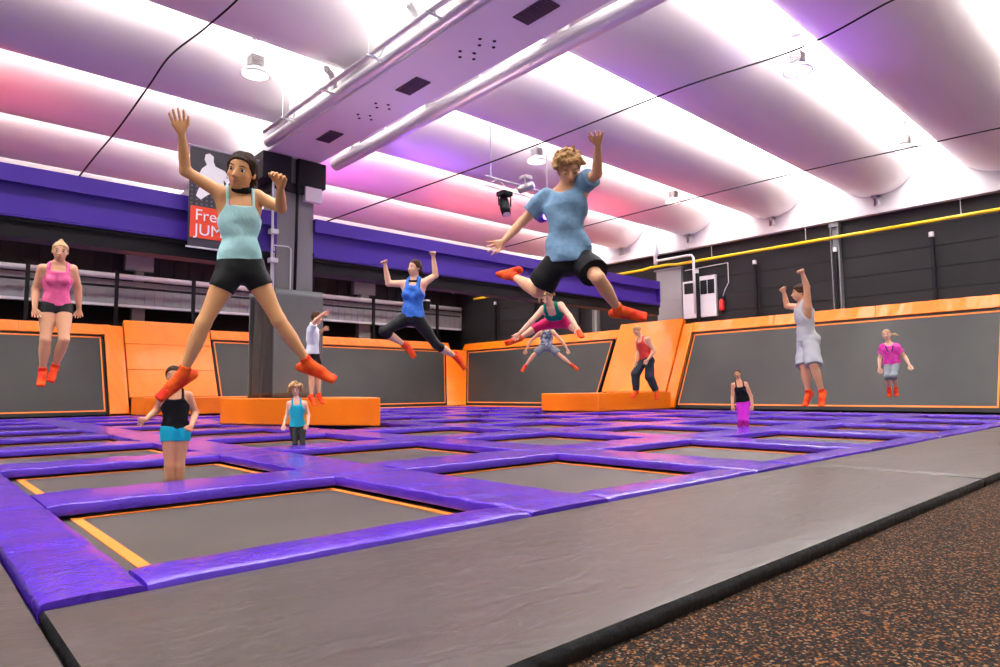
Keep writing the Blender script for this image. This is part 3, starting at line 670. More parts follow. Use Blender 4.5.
# ------------------------------------------------------------------ people
V3 = lambda *a: np.array(a, float)
def nrm(v): v = np.asarray(v, float); return v / (np.linalg.norm(v) + 1e-12)
BIG = 9.0
class Field:
    # signed distance grid; shapes blend smoothly and come out as one continuous surface
    def __init__(s, lo, hi, h):
        s.h = h; s.lo = np.array(lo, float); s.n = np.ceil((np.array(hi) - s.lo) / h).astype(int) + 1; s.V = np.full(s.n, BIG, np.float32)
    def sl(s, lo, hi):
        a = np.maximum(0, np.floor((np.array(lo) - s.lo) / s.h).astype(int)); b = np.minimum(s.n, np.ceil((np.array(hi) - s.lo) / s.h).astype(int) + 1)
        if np.any(b <= a): return None, None
        X = [(s.lo[i] + s.h * np.arange(a[i], b[i])).astype(np.float32) for i in range(3)]
        P = (X[0][:, None, None], X[1][None, :, None], X[2][None, None, :])
        return (slice(a[0], b[0]), slice(a[1], b[1]), slice(a[2], b[2])), P
    def add(s, prim, k=.02, off=0):
        r = prim.ext + 2.5 * s.h + k + (off if np.isscalar(off) else .04)
        q, P = s.sl(prim.lo - r, prim.hi + r)
        if q is None: return s
        d = prim(P) - (off if np.isscalar(off) else off(P)); v = s.V[q]
        if k > 0:
            hh = np.maximum(k - np.abs(v - d), 0) / k; s.V[q] = np.minimum(v, d) - hh * hh * k * .25
        else: s.V[q] = np.minimum(v, d)
        return s
    def sub(s, prim, k=.01):
        r = prim.ext + 2.5 * s.h + k; q, P = s.sl(prim.lo - r, prim.hi + r)
        if q is None: return s
        d = -prim(P); v = s.V[q]; hh = np.maximum(k - np.abs(v - d), 0) / k; s.V[q] = np.maximum(v, d) + hh * hh * k * .25; return s
    def cut(s, fn):
        q, P = s.sl(s.lo, s.lo + s.n * s.h); s.V = np.maximum(s.V, fn(P).astype(np.float32)); return s
    def mesh(s, name, m, parent=None):
        V = s.V; V[0] = V[-1] = BIG; V[:, 0] = V[:, -1] = BIG; V[:, :, 0] = V[:, :, -1] = BIG
        ins = V < 0
        nx, ny, nz = V.shape
        c = np.zeros((nx - 1, ny - 1, nz - 1), np.int8)
        for dx in (0, 1):
            for dy in (0, 1):
                for dz in (0, 1): c += ins[dx:nx - 1 + dx, dy:ny - 1 + dy, dz:nz - 1 + dz]
        act = (c > 0) & (c < 8); idx = np.argwhere(act)
        if len(idx) == 0: return None
        num = -np.ones(act.shape, np.int32); num[act] = np.arange(len(idx))
        acc = np.zeros((len(idx), 3)); cnt = np.zeros(len(idx))
        cor = [(a, b, d) for a in (0, 1) for b in (0, 1) for d in (0, 1)]
        val = {k: V[idx[:, 0] + k[0], idx[:, 1] + k[1], idx[:, 2] + k[2]].astype(float) for k in cor}
        for a in cor:
            for ax in range(3):
                if a[ax]: continue
                b = list(a); b[ax] = 1; b = tuple(b); va, vb = val[a], val[b]; mk = (va < 0) != (vb < 0)
                t = np.where(mk, va / np.where(mk, va - vb, 1), 0); p = np.tile(np.array(a, float), (len(idx), 1)); p[:, ax] += t
                acc[mk] += p[mk]; cnt[mk] += 1
        co_ = (idx + acc / cnt[:, None]) * s.h + s.lo
        F = []
        for ax in range(3):
            o1, o2 = (ax + 1) % 3, (ax + 2) % 3
            A = np.take(ins, range(0, V.shape[ax] - 1), ax); B = np.take(ins, range(1, V.shape[ax]), ax)
            e = np.argwhere(A != B); fl = A[tuple(e.T)]
            def g(d1, d2): q = e.copy(); q[:, o1] -= d1; q[:, o2] -= d2; return num[tuple(q.T)]
            q = np.stack([g(1, 1), g(0, 1), g(0, 0), g(1, 0)], 1); q[~fl] = q[~fl][:, ::-1]; F.append(q)
        F = np.concatenate(F); F = F[(F >= 0).all(1)]
        me = bpy.data.meshes.new(name); me.vertices.add(len(co_)); me.vertices.foreach_set('co', co_.astype(np.float32).ravel())
        me.loops.add(F.size); me.loops.foreach_set('vertex_index', F.astype(np.int32).ravel())
        me.polygons.add(len(F)); me.polygons.foreach_set('loop_start', np.arange(0, F.size, 4, dtype=np.int32))
        me.update(calc_edges=True); me.polygons.foreach_set('use_smooth', np.ones(len(F), bool))
        for mm in (m if isinstance(m, (list, tuple)) else [m]): me.materials.append(mm)
        me.update(); o = bpy.data.objects.new(name, me); C.objects.link(o)
        if parent is not None: o.parent = parent; o.matrix_parent_inverse = Matrix.Translation(parent.location).inverted()
        sm = o.modifiers.new('smooth', 'SMOOTH'); sm.factor = .5; sm.iterations = 1
        return o
class Seg:
    # limb along a->b with a radius profile
    def __init__(s, a, b, r, flat=None, fdir=None, trunc=False):
        s.trunc = trunc
        s.a = np.array(a, float); s.b = np.array(b, float); s.r = np.atleast_1d(np.array(r, float)); s.lo = np.minimum(s.a, s.b); s.hi = np.maximum(s.a, s.b); s.ext = s.r.max()
        s.flat = flat; s.fd = None if fdir is None else nrm(fdir)
        if flat and flat > 1: s.ext *= flat
    def t(s, P):
        d = s.b - s.a; L = d @ d; return ((P[0] - s.a[0]) * d[0] + (P[1] - s.a[1]) * d[1] + (P[2] - s.a[2]) * d[2]) / L
    def __call__(s, P):
        d = s.b - s.a; t = np.clip(s.t(P), 0, 1)
        q = [P[i] - s.a[i] - t * d[i] for i in range(3)]
        if s.flat:
            k = q[0] * s.fd[0] + q[1] * s.fd[1] + q[2] * s.fd[2]; q = [q[i] + k * s.fd[i] * (1 / s.flat - 1) for i in range(3)]
        D = np.sqrt(q[0] ** 2 + q[1] ** 2 + q[2] ** 2)
        r = s.r[0] if len(s.r) == 1 else np.interp(t, np.linspace(0, 1, len(s.r)), s.r)
        if s.trunc: return np.maximum(D - r, (s.t(P) - 1) * math.sqrt(d @ d))
        return D - r
def subseg(sg, f, mul=1):
    L = np.linspace(0, 1, len(sg.r)); r = np.interp(np.linspace(0, f, 6), L, sg.r) * mul
    return Seg(sg.a, sg.a + (sg.b - sg.a) * f, r, trunc=True)
class Cut:
    def __init__(s, p, fn): s.p = p; s.fn = fn; s.lo = p.lo; s.hi = p.hi; s.ext = p.ext
    def __call__(s, P): return np.maximum(s.p(P), s.fn(P))
class Ell:
    def __init__(s, c, ax, R=None):
        s.c = np.array(c, float); s.ax = np.array(ax, float); s.R = np.eye(3) if R is None else np.array(R, float); s.ext = s.ax.max(); s.lo = s.hi = s.c
    def __call__(s, P):
        q = [P[i] - s.c[i] for i in range(3)]; e = [(q[0] * s.R[i][0] + q[1] * s.R[i][1] + q[2] * s.R[i][2]) / s.ax[i] for i in range(3)]
        k = np.sqrt(e[0] ** 2 + e[1] ** 2 + e[2] ** 2); k2 = np.sqrt((e[0] / s.ax[0]) ** 2 + (e[1] / s.ax[1]) ** 2 + (e[2] / s.ax[2]) ** 2)
        return k * (k - 1) / np.maximum(k2, 1e-6)
class Torso:
    # elliptical loft: stations (t, half width, half depth, lateral shift fwd)
    def __init__(s, a, b, lat0, lat1, st):
        s.a = np.array(a, float); s.b = np.array(b, float); s.up = s.b - s.a; s.L = np.linalg.norm(s.up); s.up = s.up / s.L
        s.x0 = nrm(lat0 - s.up * (s.up @ lat0)); s.x1 = nrm(lat1 - s.up * (s.up @ lat1)); s.st = np.array(st, float)
        s.ext = s.st[:, 1].max(); s.lo = np.minimum(s.a, s.b); s.hi = np.maximum(s.a, s.b)
    def loc(s, P):
        d = [P[i] - s.a[i] for i in range(3)]; t = (d[0] * s.up[0] + d[1] * s.up[1] + d[2] * s.up[2]) / s.L; tc = np.clip(t, 0, 1)
        X = [s.x0[i] + (s.x1[i] - s.x0[i]) * tc for i in range(3)]; n = np.sqrt(X[0] ** 2 + X[1] ** 2 + X[2] ** 2); X = [x / n for x in X]
        Y = [s.up[1] * X[2] - s.up[2] * X[1], s.up[2] * X[0] - s.up[0] * X[2], s.up[0] * X[1] - s.up[1] * X[0]]
        return t, d[0] * X[0] + d[1] * X[1] + d[2] * X[2], d[0] * Y[0] + d[1] * Y[1] + d[2] * Y[2]
    def __call__(s, P):
        t, x, y = s.loc(P); T = s.st[:, 0]; tc = np.clip(t, T[0], T[-1])
        w = np.interp(tc, T, s.st[:, 1]); dp = np.interp(tc, T, s.st[:, 2]); sh = np.interp(tc, T, s.st[:, 3])
        z = (t - tc) * s.L; y = y - sh
        e = np.sqrt((x / w) ** 2 + (y / dp) ** 2 + (z / (dp * .8)) ** 2)
        g = np.sqrt((x / w ** 2) ** 2 + (y / dp ** 2) ** 2 + (z / (dp * .8) ** 2) ** 2)
        return e * (e - 1) / np.maximum(g, 1e-6)
SKIN = {}
def skin(name, c):
    if name not in SKIN: SKIN[name] = mat('skin_' + name, c, .5, spec=.3, sss=.12, bump=(60, .03))
    return SKIN[name]
def cloth(name, c, rough=.8, ncol=None, ns=30): return mat(name, c, rough, spec=.15, bump=(14, .35, .4), ncol=ncol, nscale=ns)
SOCK = mat('sock_red', (.72, .022, .010), .75, spec=.2, bump=(90, .3), ncol=(.88, .11, .012), nscale=11)
EYEW = mat('eye_white', (.75, .73, .72), .25); EYED = mat('eye_dark', (.02, .012, .008), .2); LIP = mat('lip', (.55, .12, .09), .45); BROW = mat('brow_brown', (.09, .045, .02), .8)
TEETH = mat('teeth', (.85, .82, .78), .3); SOLE = mat('sock_sole_grip', (.25, .01, .01), .8)
def pix(u, v, d): return np.array(CAM) + ry(u, v) * d
def chain(p, uv, L, sg):
    # joint on the sight line through uv at bone length L from p (sg>0: farther from the viewer)
    r = ry(*uv); o = p - CAM; b = o @ r / (r @ r); q = b * r; h2 = L * L - ((o - q) @ (o - q))
    t = b + (sg * math.sqrt(max(h2, 0)) / np.linalg.norm(r)); return np.array(CAM) + r * t
CR = RM[:, 0]; CU = RM[:, 1]; CF = RM[:, 2]      # camera right, up, towards viewer (world)
LF = [CR, CU, CF]
def dirc(r, u, f): return nrm(LF[0] * r + LF[1] * u + LF[2] * f)      # directions as seen looking straight at the person
def hand(F, w, tip, nrmv, k, curl, side, h, fist=False, spread=1.0):
    # w wrist, tip direction target, nrmv = palm normal, side = direction towards the thumb
    d = nrm(tip - w); n = nrm(nrmv - d * (nrmv @ d)); s = nrm(np.cross(d, n)); s = s if s @ side > 0 else -s
    pl = .055 * k; rm = max(.0085 * k, h * .9)
    base = w + d * .012 * k
    fing = [(.031, .044, -1), (.0105, .050, -.33), (-.0105, .047, .33), (-.030, .037, 1)]
    for i, (off, L, sp) in enumerate(fing):
        mc = w + d * pl * .92 + s * off * k * 1.0
        F.add(Seg(base + s * off * k * .45, mc, [.0125 * k + h * .2, .0125 * k + h * .1]), .012)
        dd = nrm(d + s * (-sp) * .16 * spread); p = mc; cur = curl * (1.0 + .12 * i)
        angs = [cur * .7, cur * 1.1, cur * .8]; ph = [.46, .30, .24]; a = 0
        for j in range(3):
            a += angs[j]; e = nrm(dd * math.cos(a) + n * math.sin(a)); q = p + e * L * 1.75 * k * ph[j]
            F.add(Seg(p, q, [rm * (1 - .07 * j), rm * (.93 - .07 * j)]), .004); p = q
    F.add(Ell(w + d * .030 * k, [.029 * k, .015 * k, .032 * k], [s, n, d]), .01)
    t0 = w + d * .018 * k + s * .022 * k; td = nrm(d * .75 + s * .75 + n * .25); t1 = t0 + td * .034 * k; td2 = nrm(d * .95 + s * .3 + n * (.3 + curl * .5)); t2 = t1 + td2 * .027 * k; t3 = t2 + nrm(td2 + n * curl * .4) * .020 * k
    F.add(Seg(t0, t1, [rm * 1.35, rm * 1.15]), .01); F.add(Seg(t1, t2, [rm * 1.12, rm * 1.02]), .004); F.add(Seg(t2, t3, [rm * 1.0, rm * .85]), .004)
def person(spec):
    J = spec['j']; H = spec['H']; D = spec['D']; k = H / 1.7; bw = spec.get('bw', 1); hs = spec.get('head', .132 * H if H > 1.55 else .15 * H - .01); h = spec.get('h', .007)
    z = spec.get('z', {})
    vf = nrm(CAM - pix(*J['neck'], D)); vr = nrm(np.cross(CU, vf)); LF[:] = [vr, np.cross(vf, vr), vf]
    pel = pix(*J['pel'], D); nk = chain(pel, J['neck'], .285 * H, z.get('neck', -.001)) if 'neck' in z else pix(*J['neck'], D)
    lat = dirc(*spec.get('lat', (1, 0, 0)))      # direction from image-left hip to image-right hip
    latS = dirc(*spec.get('latS', spec.get('lat', (1, 0, 0))))
    front = spec.get('front', 1)                 # 1: chest towards the viewer
    up = nrm(nk - pel)
    sw = spec.get('sw', .108 * H) * 1.0; hw = .050 * H
    # ensure in-plane placement at pixels, depth by lateral direction
    def side_pt(c, uv, w, dr): r = ry(*uv); o = c + dr * w; dpt = -(o - CAM) @ CF; return np.array(CAM) + r * dpt
    sa = side_pt(nk, J['sa'], sw, -latS); sb = side_pt(nk, J['sb'], sw, latS); ha = side_pt(pel, J['ha'], hw, -lat); hb = side_pt(pel, J['hb'], hw, lat)
    ua, fa, th, shn = .172 * H, .150 * H, .240 * H, .238 * H
    B = {}
    for s_, sh, hp in (('a', sa, ha), ('b', sb, hb)):
        B['s' + s_] = sh; B['h' + s_] = hp
        B['e' + s_] = chain(sh, J['e' + s_], ua, z.get('e' + s_, -1)); B['w' + s_] = chain(B['e' + s_], J['w' + s_], fa, z.get('w' + s_, -1)); B['t' + s_] = chain(B['w' + s_], J['t' + s_], .10 * H, z.get('t' + s_, -.2))
        B['k' + s_] = chain(hp, J['k' + s_], th, z.get('k' + s_, -1)); B['n' + s_] = chain(B['k' + s_], J['n' + s_], shn, z.get('n' + s_, 1)); B['f' + s_] = chain(B['n' + s_], J['f' + s_], .125 * H, z.get('f' + s_, -1))
    hc = chain(nk, J['head'], .115 * H, z.get('head', -.35))
    face = dirc(*spec.get('face', (0, -.1, 1))); hup = nrm(dirc(*spec['hup']) if 'hup' in spec else (hc - nk)); hup = nrm(hup - face * (hup @ face)); hx = np.cross(hup, face)   # hx: person's own left... image side
    allp = [pel, nk, hc] + list(B.values()); lo = np.min(allp, 0) - .2; hi = np.max(allp, 0) + .2
    root = empty('person', tuple(V3(pel[0], pel[1], min(B['fa'][2], B['fb'][2]) - .03)), spec['label'], 'person')
    S = skin(*spec['skin']); fwd = nrm(np.cross(up, latS)) * 1.0; fwd = fwd if fwd @ CF * front > 0 or abs(fwd @ CF) < .15 else -fwd
    if 'fwd' in spec: fwd = dirc(*spec['fwd'])
    g = np.sign(np.cross(nrm(up), nrm(latS)) @ fwd) or 1
    fem = spec.get('fem', 0)
    st = [(-.10, .088 * bw, .060 * bw, 0), (.0, .094 * bw * (1 + .05 * fem), .066 * bw, -.004 * g), (.18, .088 * bw, .060 * bw, 0), (.40, (.074 - .006 * fem) * bw, .052 * bw, .003 * g), (.62, .082 * bw, .060 * bw, .004 * g), (.80, .088 * bw, (.062 + .004 * fem) * bw, .004 * g), (.93, .078 * bw, .052 * bw, 0), (1.0, .055 * bw, .040 * bw, 0)]
    T = Torso(pel, nk, lat, latS, [(t, w * H, d * H, f * H) for t, w, d, f in st])
    lm = spec.get('lm', 1)      # limb thickness
    arms = []; legs = []
    for s_ in 'ab':
        arms += [Seg(B['s' + s_], B['e' + s_], np.array([.030, .029, .026, .0225]) * H * lm), Seg(B['e' + s_], B['w' + s_], np.array([.0225, .0235, .019, .0145]) * H * lm)]
        legs += [Seg(B['h' + s_], B['k' + s_], np.array([.053, .052, .045, .036, .032]) * H * lm), Seg(B['k' + s_], B['n' + s_], np.array([.031, .034, .0335, .027, .021, .019]) * H * lm)]
    girdle = [Seg(nk - up * .018 * H + (B['s' + s_] - nk) * .15, B['s' + s_], np.array([.030, .031, .031]) * H * bw) for s_ in 'ab']
    lats = [Seg(nk - up * .14 * H + (B['s' + s_] - nk) * .5, B['s' + s_] - up * .02 * H, np.array([.036, .028]) * H * bw) for s_ in 'ab']
    traps = [Seg(nk + (hc - nk) * .35, nk + (B['s' + s_] - nk) * .6, [.022 * H, .020 * H]) for s_ in 'ab']
    glut = [Ell(B['h' + s_] - fwd * .02 * H, [.052 * H * bw, .050 * H, .052 * H]) for s_ in 'ab']
    neck = Seg(nk - up * .02 * H, hc - hup * hs * .25 - face * .01 * H, [.031 * H * (1 - .08 * fem), .028 * H * (1 - .1 * fem)])
    # feet
    feet = {}
    for s_ in 'ab':
        n_, f_, kn = B['n' + s_], B['f' + s_], B['k' + s_]; fd = nrm(f_ - n_); dn = nrm(n_ - kn)
        L = .138 * H; toe = n_ + fd * L * .78; sd = nrm(np.cross(fd, dn)) if np.linalg.norm(np.cross(fd, dn)) > .15 else nrm(np.cross(fd, CF)); sole = nrm(dn - fd * (dn @ fd)) if np.linalg.norm(dn - fd * (dn @ fd)) > .2 else nrm(np.cross(sd, fd))
        heel = n_ - fd * .028 * H + sole * .026 * H
        feet[s_] = [Seg(n_ + sole * .004 * H, n_ + fd * L * .42 + sole * .017 * H, [.024 * H, .020 * H]), Seg(heel, n_ + fd * L * .5 + sole * .027 * H, [.021 * H, .022 * H], .8, sole), Seg(n_ + fd * L * .45 + sole * .025 * H, toe + sole * .030 * H, [.0225 * H, .0135 * H], .68, sole)] + \
            [Seg(n_ + fd * L * .6 + sole * .03 * H + sd * o_ * H, toe + fd * (.004 if o_ else .01) * H + sole * .033 * H + sd * o_ * 1.15 * H, [.011 * H, .0088 * H]) for o_ in (-.013, .012)]
    # ---- body
    F = Field(lo, hi, h)
    F.add(T, .02)
    for p in girdle + lats: F.add(p, .035)
    for p in traps: F.add(p, .03)
    for p in glut: F.add(p, .03)
    F.add(neck, .02)
    for p in arms + legs: F.add(p, .022 * k)
    for s_ in 'ab':
        0 and F.add(Ell(B['k' + s_] + nrm(B['k' + s_] - (B['h' + s_] + B['n' + s_]) / 2) * .008 * H, [.028 * H * lm] * 3), .02)
        for p in feet[s_]: F.add(p, .015)
    if fem > .5:
        for q in (-1, 1): F.add(Ell(nk - up * .105 * H + latS * q * .042 * H + fwd * .050 * H, [.024 * H, .017 * H, .026 * H]), .03)
    # head: hs = chin-to-crown
    R3 = [hx, hup, face]
    HP = lambda x, y, f: hc + hx * x * hs + hup * y * hs + face * f * hs
    F.add(Ell(HP(0, .12, -.06), [.335 * hs, .37 * hs, .42 * hs], R3), .02); F.add(Ell(HP(0, -.12, .08), [.275 * hs, .33 * hs, .31 * hs], R3), .05 * hs * 2)
    F.add(Ell(HP(0, -.36, .17), [.15 * hs, .11 * hs, .15 * hs], R3), .08 * hs)
    for q in (-1, 1):
        F.add(Ell(HP(q * .17, -.08, .24), [.10 * hs, .09 * hs, .10 * hs], R3), .06 * hs)
        F.sub(Ell(HP(q * .145, .035, .41), [.085 * hs, .055 * hs, .08 * hs], R3), .05 * hs)
        F.add(Ell(HP(q * .335, -.03, -.03), [.045 * hs, .10 * hs, .07 * hs], R3), .02 * hs)
    if h < .009 or True:
        F.add(Seg(HP(0, .06, .345), HP(0, -.10, .46), [.038 * hs, .055 * hs]), .05 * hs); F.add(Ell(HP(0, -.245, .36), [.12 * hs, .055 * hs, .06 * hs], R3), .05 * hs)
        for q in (-1, 1): F.add(Ell(HP(q * .06, -.11, .41), [.04 * hs, .035 * hs, .04 * hs], R3), .03 * hs)
    hk = spec.get('hand', 1.0) * H / 1.7
    hz = spec.get('palm', {})
    for s_ in 'ab':
        pn = dirc(*hz.get(s_, (0, 0, 1))); tb = dirc(*hz.get('T' + s_, (1 if s_ == 'a' else -1, 0, 0)))
        hand(F, B['w' + s_], B['t' + s_], pn, max(hk, .78), spec.get('curl', {}).get(s_, .18), tb, h, spread=spec.get('spread', 1.0))
    body = F.mesh('body', S, root)
    rnd = random.Random(spec['seed']); PH = [(rnd.uniform(0, 6), rnd.uniform(.6, 1.3)) for _ in range(8)]
    def wr(a, f=30, base=0, axis=None):
        ax = axis if axis is not None else up
        def fn(P):
            u = (P[0] * ax[0] + P[1] * ax[1] + P[2] * ax[2]); v = (P[0] * CR[0] + P[1] * CR[1] + P[2] * CR[2]); w_ = P[0] * CF[0] + P[1] * CF[1] + P[2] * CF[2]
            return base + a * (np.sin(u * f * PH[0][1] + 3 * np.sin(v * 9 + PH[1][0]) + PH[0][0]) * .5 + np.sin((u * .8 + v * .6) * f * 1.5 + PH[2][0] + 2 * np.sin(w_ * 11)) * .35 + np.sin((v - .5 * u) * f * .9 + PH[3][0]) * .3)
        return fn
    def garment(name, m, prims, off, cutf, kk=.02, hh=None, smooth=2):
        G = Field(lo, hi, hh or h)
        for p in prims: G.add(p, kk, off)
        if cutf is not None: G.cut(cutf)
        o = G.mesh(name, m, root)
        return o
    tloc = lambda P: T.loc(P)
    # ---- top
    tp = spec['top']; hem = tp.get('hem', -.02); L = T.L
    if tp['kind'] == 'tank':
        nl = tp.get('nl', .80); sx = tp.get('sx', .045) * H; wd = tp.get('strap', .014) * H; bl = tp.get('bl', nl + .0)
        def cf(P):
            t, x, y = tloc(P); body_ = np.maximum((t - nl - .06 * np.clip((np.abs(x) / (.09 * H)), 0, 1) ** 2) * L, 0 * x + (t - nl - .05) * L)
            strap = np.maximum(np.abs(np.abs(x) - sx) - wd, (t - 1.16) * L)
            arm = np.abs(x) - (.100 * bw - .16 * np.clip(t - .62, 0, .3)) * H - .004       # armhole curve
            return np.maximum(np.minimum(np.maximum(body_, arm), strap), (hem - t) * L)
        garment('tank_top', tp['m'], [T] + girdle + lats + traps + ([Ell(nk - up * .105 * H + latS * q * .042 * H + fwd * .050 * H, [.024 * H, .017 * H, .026 * H]) for q in (-1, 1)] if fem > .5 else []) + ([glut[0], glut[1]] if hem < 0 else []), wr(tp.get('wr', .0035), 34, tp.get('off', .008)), cf, .03)
    else:
        sl = tp.get('sleeve', .6); slv = [Seg(B['s' + s_], B['s' + s_] + (B['e' + s_] - B['s' + s_]) * sl, np.array([.031, .034, .035]) * H * tp.get('loose', 1), trunc=True) for s_ in 'ab']
        def cf(P):
            t, x, y = tloc(P)
            ncut = np.where((np.abs(x) < .05 * H), (t - 1.02 - (np.abs(x) / (.05 * H)) ** 2 * .05 + .05 * np.clip(y * g / (.04 * H), -.4, 1)) * L, -1)
            d = np.maximum((hem - t) * L, ncut)
            return d
        TT = Torso(pel, nk, lat, latS, [(t - (.12 if t < 0 else 0), w * H * tp.get('w', 1.06) * (tp.get('hemw', 1.0) if t < .3 else 1), d * H * 1.1 * (tp.get('hemw', 1.0) if t < .3 else 1), f * H) for t, w, d, f in st])
        garment('shirt', tp['m'], [TT] + glut + girdle + lats + slv, wr(tp.get('wr', .006), 24, tp.get('off', .009)), cf, .035)
    # ---- bottom
    bt = spec['bot']; end = bt['end']; waist = hem + .05; lo_r = bt.get('loose', 1.0)
    cb = lambda P: (tloc(P)[0] - waist) * L
    pr = [Cut(T, cb), Cut(glut[0], cb), Cut(glut[1], cb)]
    for q, s_ in enumerate('ab'):
        if lo_r > 1: pr.append(Seg(B['h' + s_], B['h' + s_] + (B['k' + s_] - B['h' + s_]) * min(end, 1), np.array([.049, .053, .050 * lo_r, .050 * lo_r]) * H, trunc=end <= 1))
        else: pr.append(subseg(legs[2 * q], end) if end <= 1 else legs[2 * q])
        if end > 1: pr.append(subseg(legs[2 * q + 1], end - 1) if lo_r <= 1 else Seg(B['k' + s_], B['k' + s_] + (B['n' + s_] - B['k' + s_]) * (end - 1), np.array([.046, .042, .034]) * H * lo_r, trunc=True))
    garment(bt.get('name', 'shorts'), bt['m'], pr, wr(bt.get('wr', .002), 30, bt.get('off', .006)), None, .022)
    # ---- socks
    for s_ in 'ab':
        a = B['n' + s_]; kn = B['k' + s_]; ax = nrm(kn - a)
        G = Field(np.minimum(a, B['f' + s_]) - .14, np.maximum(a, B['f' + s_]) + .14, min(h, .006))
        for p in feet[s_]: G.add(p, .015, .003)
        G.add(Seg(a, a + ax * .036 * H, [.0215 * H * lm, .0215 * H * lm]), .012, .003); G.add(Seg(a + ax * .024 * H, a + ax * .031 * H, [.0235 * H * lm]), .004, .003)
        G.cut(lambda P: (P[0] - a[0]) * ax[0] + (P[1] - a[1]) * ax[1] + (P[2] - a[2]) * ax[2] - .033 * H)
        G.mesh('sock', SOCK, root)
    # ---- face parts
    def blob(name, m, items, parent=root, hh=.003, kk=.004):
        c = np.array([e.c if isinstance(e, Ell) else (e.a + e.b) / 2 for e in items]); G = Field(c.min(0) - .05, c.max(0) + .05, hh)
        for it in items: G.add(it, kk)
        return G.mesh(name, m, parent)
    sc_ = hs / .22; fine = max(.0028, h * .42)
    for q in (-1, 1):
        e_ = HP(q * .15, .04, .318); lid = spec.get('lids', 0)
        if lid:
            blob('eyelid', body.data.materials[0], [Ell(e_, [.075 * hs, .045 * hs, .055 * hs], R3)], hh=fine)
        else:
            ey = ellip('eye', EYEW, e_, (.066 * hs, .036 * hs, .05 * hs), R3, root)
            ic = e_ + face * .030 * hs; ir = ellip('iris', EYED, ic, (.034 * hs, .033 * hs, .026 * hs), R3, root); ir.parent = ey; ir.matrix_parent_inverse = Matrix.Identity(4)
        yl = -.028 if lid else .035
        blob('eyelash', BROW, [Seg(HP(q * .09, .04 + yl, .362), HP(q * .15, .055 + yl * 1.1, .372), [.010 * hs, .012 * hs]), Seg(HP(q * .15, .055 + yl * 1.1, .372), HP(q * .225, .035 + yl, .325), [.012 * hs, .009 * hs])], hh=fine)
        blob('eyebrow', spec.get('brow', BROW), [Seg(HP(q * .075, .145, .392), HP(q * .16, .165, .375), [.014 * hs, .017 * hs]), Seg(HP(q * .16, .165, .375), HP(q * .245, .125, .315), [.017 * hs, .010 * hs])], hh=fine)
    mo = spec.get('mouth', 0)
    if mo:
        for dz_, r_ in ((.022, .017), (-.028, .021)):
            blob('lip', LIP, [Seg(HP(-.12, -.215, .365), HP(0, -.245 + dz_, .425), [.014 * hs, r_ * hs]), Seg(HP(0, -.245 + dz_, .425), HP(.12, -.215, .365), [r_ * hs, .014 * hs])], hh=fine)
        blob('teeth', TEETH, [Seg(HP(-.075, -.232, .385), HP(0, -.245, .408), [.018 * hs, .024 * hs]), Seg(HP(0, -.245, .408), HP(.075, -.232, .385), [.024 * hs, .018 * hs])], hh=fine)
    else:
        blob('mouth', LIP, [Seg(HP(-.095, -.235, .392), HP(0, -.24, .418), [.014 * hs, .022 * hs]), Seg(HP(0, -.24, .418), HP(.095, -.235, .392), [.022 * hs, .014 * hs])], hh=fine)
    # ---- hair
    hr = spec['hair']; hm = hr['m']; G = Field(hc - .35 * (hs / .2), hc + .35 * (hs / .2), max(h * .75, .005)); th_ = hr.get('th', .03) * hs / .22
    cap = Ell(HP(0, .13, -.075), [.355 * hs + th_ * .6, .375 * hs + th_, .425 * hs + th_ * .5], R3)
    G.add(cap, .01, (lambda P: hr.get('rough', .003) * (np.sin(P[0] * 90 + 2 * np.sin(P[2] * 60)) + np.sin(P[1] * 110 + 2 * np.sin(P[0] * 70)) + np.sin(P[2] * 100)) * .5))
    hl = hr.get('line', .24)
    def ch(P):
        d = [P[i] - hc[i] for i in range(3)]; f = d[0] * face[0] + d[1] * face[1] + d[2] * face[2]; u = d[0] * hup[0] + d[1] * hup[1] + d[2] * hup[2]; x = np.abs(d[0] * hx[0] + d[1] * hx[1] + d[2] * hx[2])
        # hairline: forehead high at the front, down behind the ears
        lim = np.where(f > -.02 * hs, hl * hs + (f - .22 * hs) * .35 - (x / (.33 * hs)) ** 4 * .20 * hs, -hr.get('nape', .30) * hs)
        lim2 = np.where((f <= .20 * hs) & (f > -.02 * hs), np.minimum(lim, hr.get('side', -.02) * hs + (f + .02 * hs) * 1.2), lim)
        return lim2 - u
    G.cut(ch)
    style = hr.get('style', 'tied')
    if style == 'curly':
        N = hr.get('n', 130); rr = hr.get('r', .022) * hs / .22; vol = hr.get('vol', .03) * hs / .22
        for i in range(N):
            ph = i * 2.39996; uu = 1 - (i + .5) / N * 1.35; rad = math.sqrt(max(0, 1 - uu * uu)); dl = V3(rad * math.cos(ph), uu, rad * math.sin(ph))
            if dl[2] > .35 and dl[1] < hr.get('front', .42): continue
            if dl[2] > 0 and dl[1] < hr.get('sidecut', .0): continue
            if dl[1] < -.25 and not hr.get('long'): continue
            p = HP(dl[0] * .36, .13 + dl[1] * .38, -.075 + dl[2] * .42) + (hx * dl[0] + hup * dl[1] + face * dl[2]) * vol * rnd.uniform(.2, 1)
            G.add(Ell(p, [rr * rnd.uniform(.7, 1.25)] * 3), rr * .35)
            q = p + (hx * rnd.uniform(-1, 1) + hup * rnd.uniform(-1, 1) + face * rnd.uniform(-1, 1)) * rr * 1.1; G.add(Ell(q, [rr * .6] * 3), rr * .3)
    for it in hr.get('extra', []):
        pts = [HP(*p) for p in it[0]]; rs = it[1]
        for a_, b_, r1, r2 in zip(pts[:-1], pts[1:], rs[:-1], rs[1:]): G.add(Seg(a_, b_, [r1 * hs, r2 * hs]), .02 * hs, lambda P: .002 * np.sin(P[2] * 140 + 3 * np.sin(P[0] * 90)))
    G.mesh('hair', hm, root)
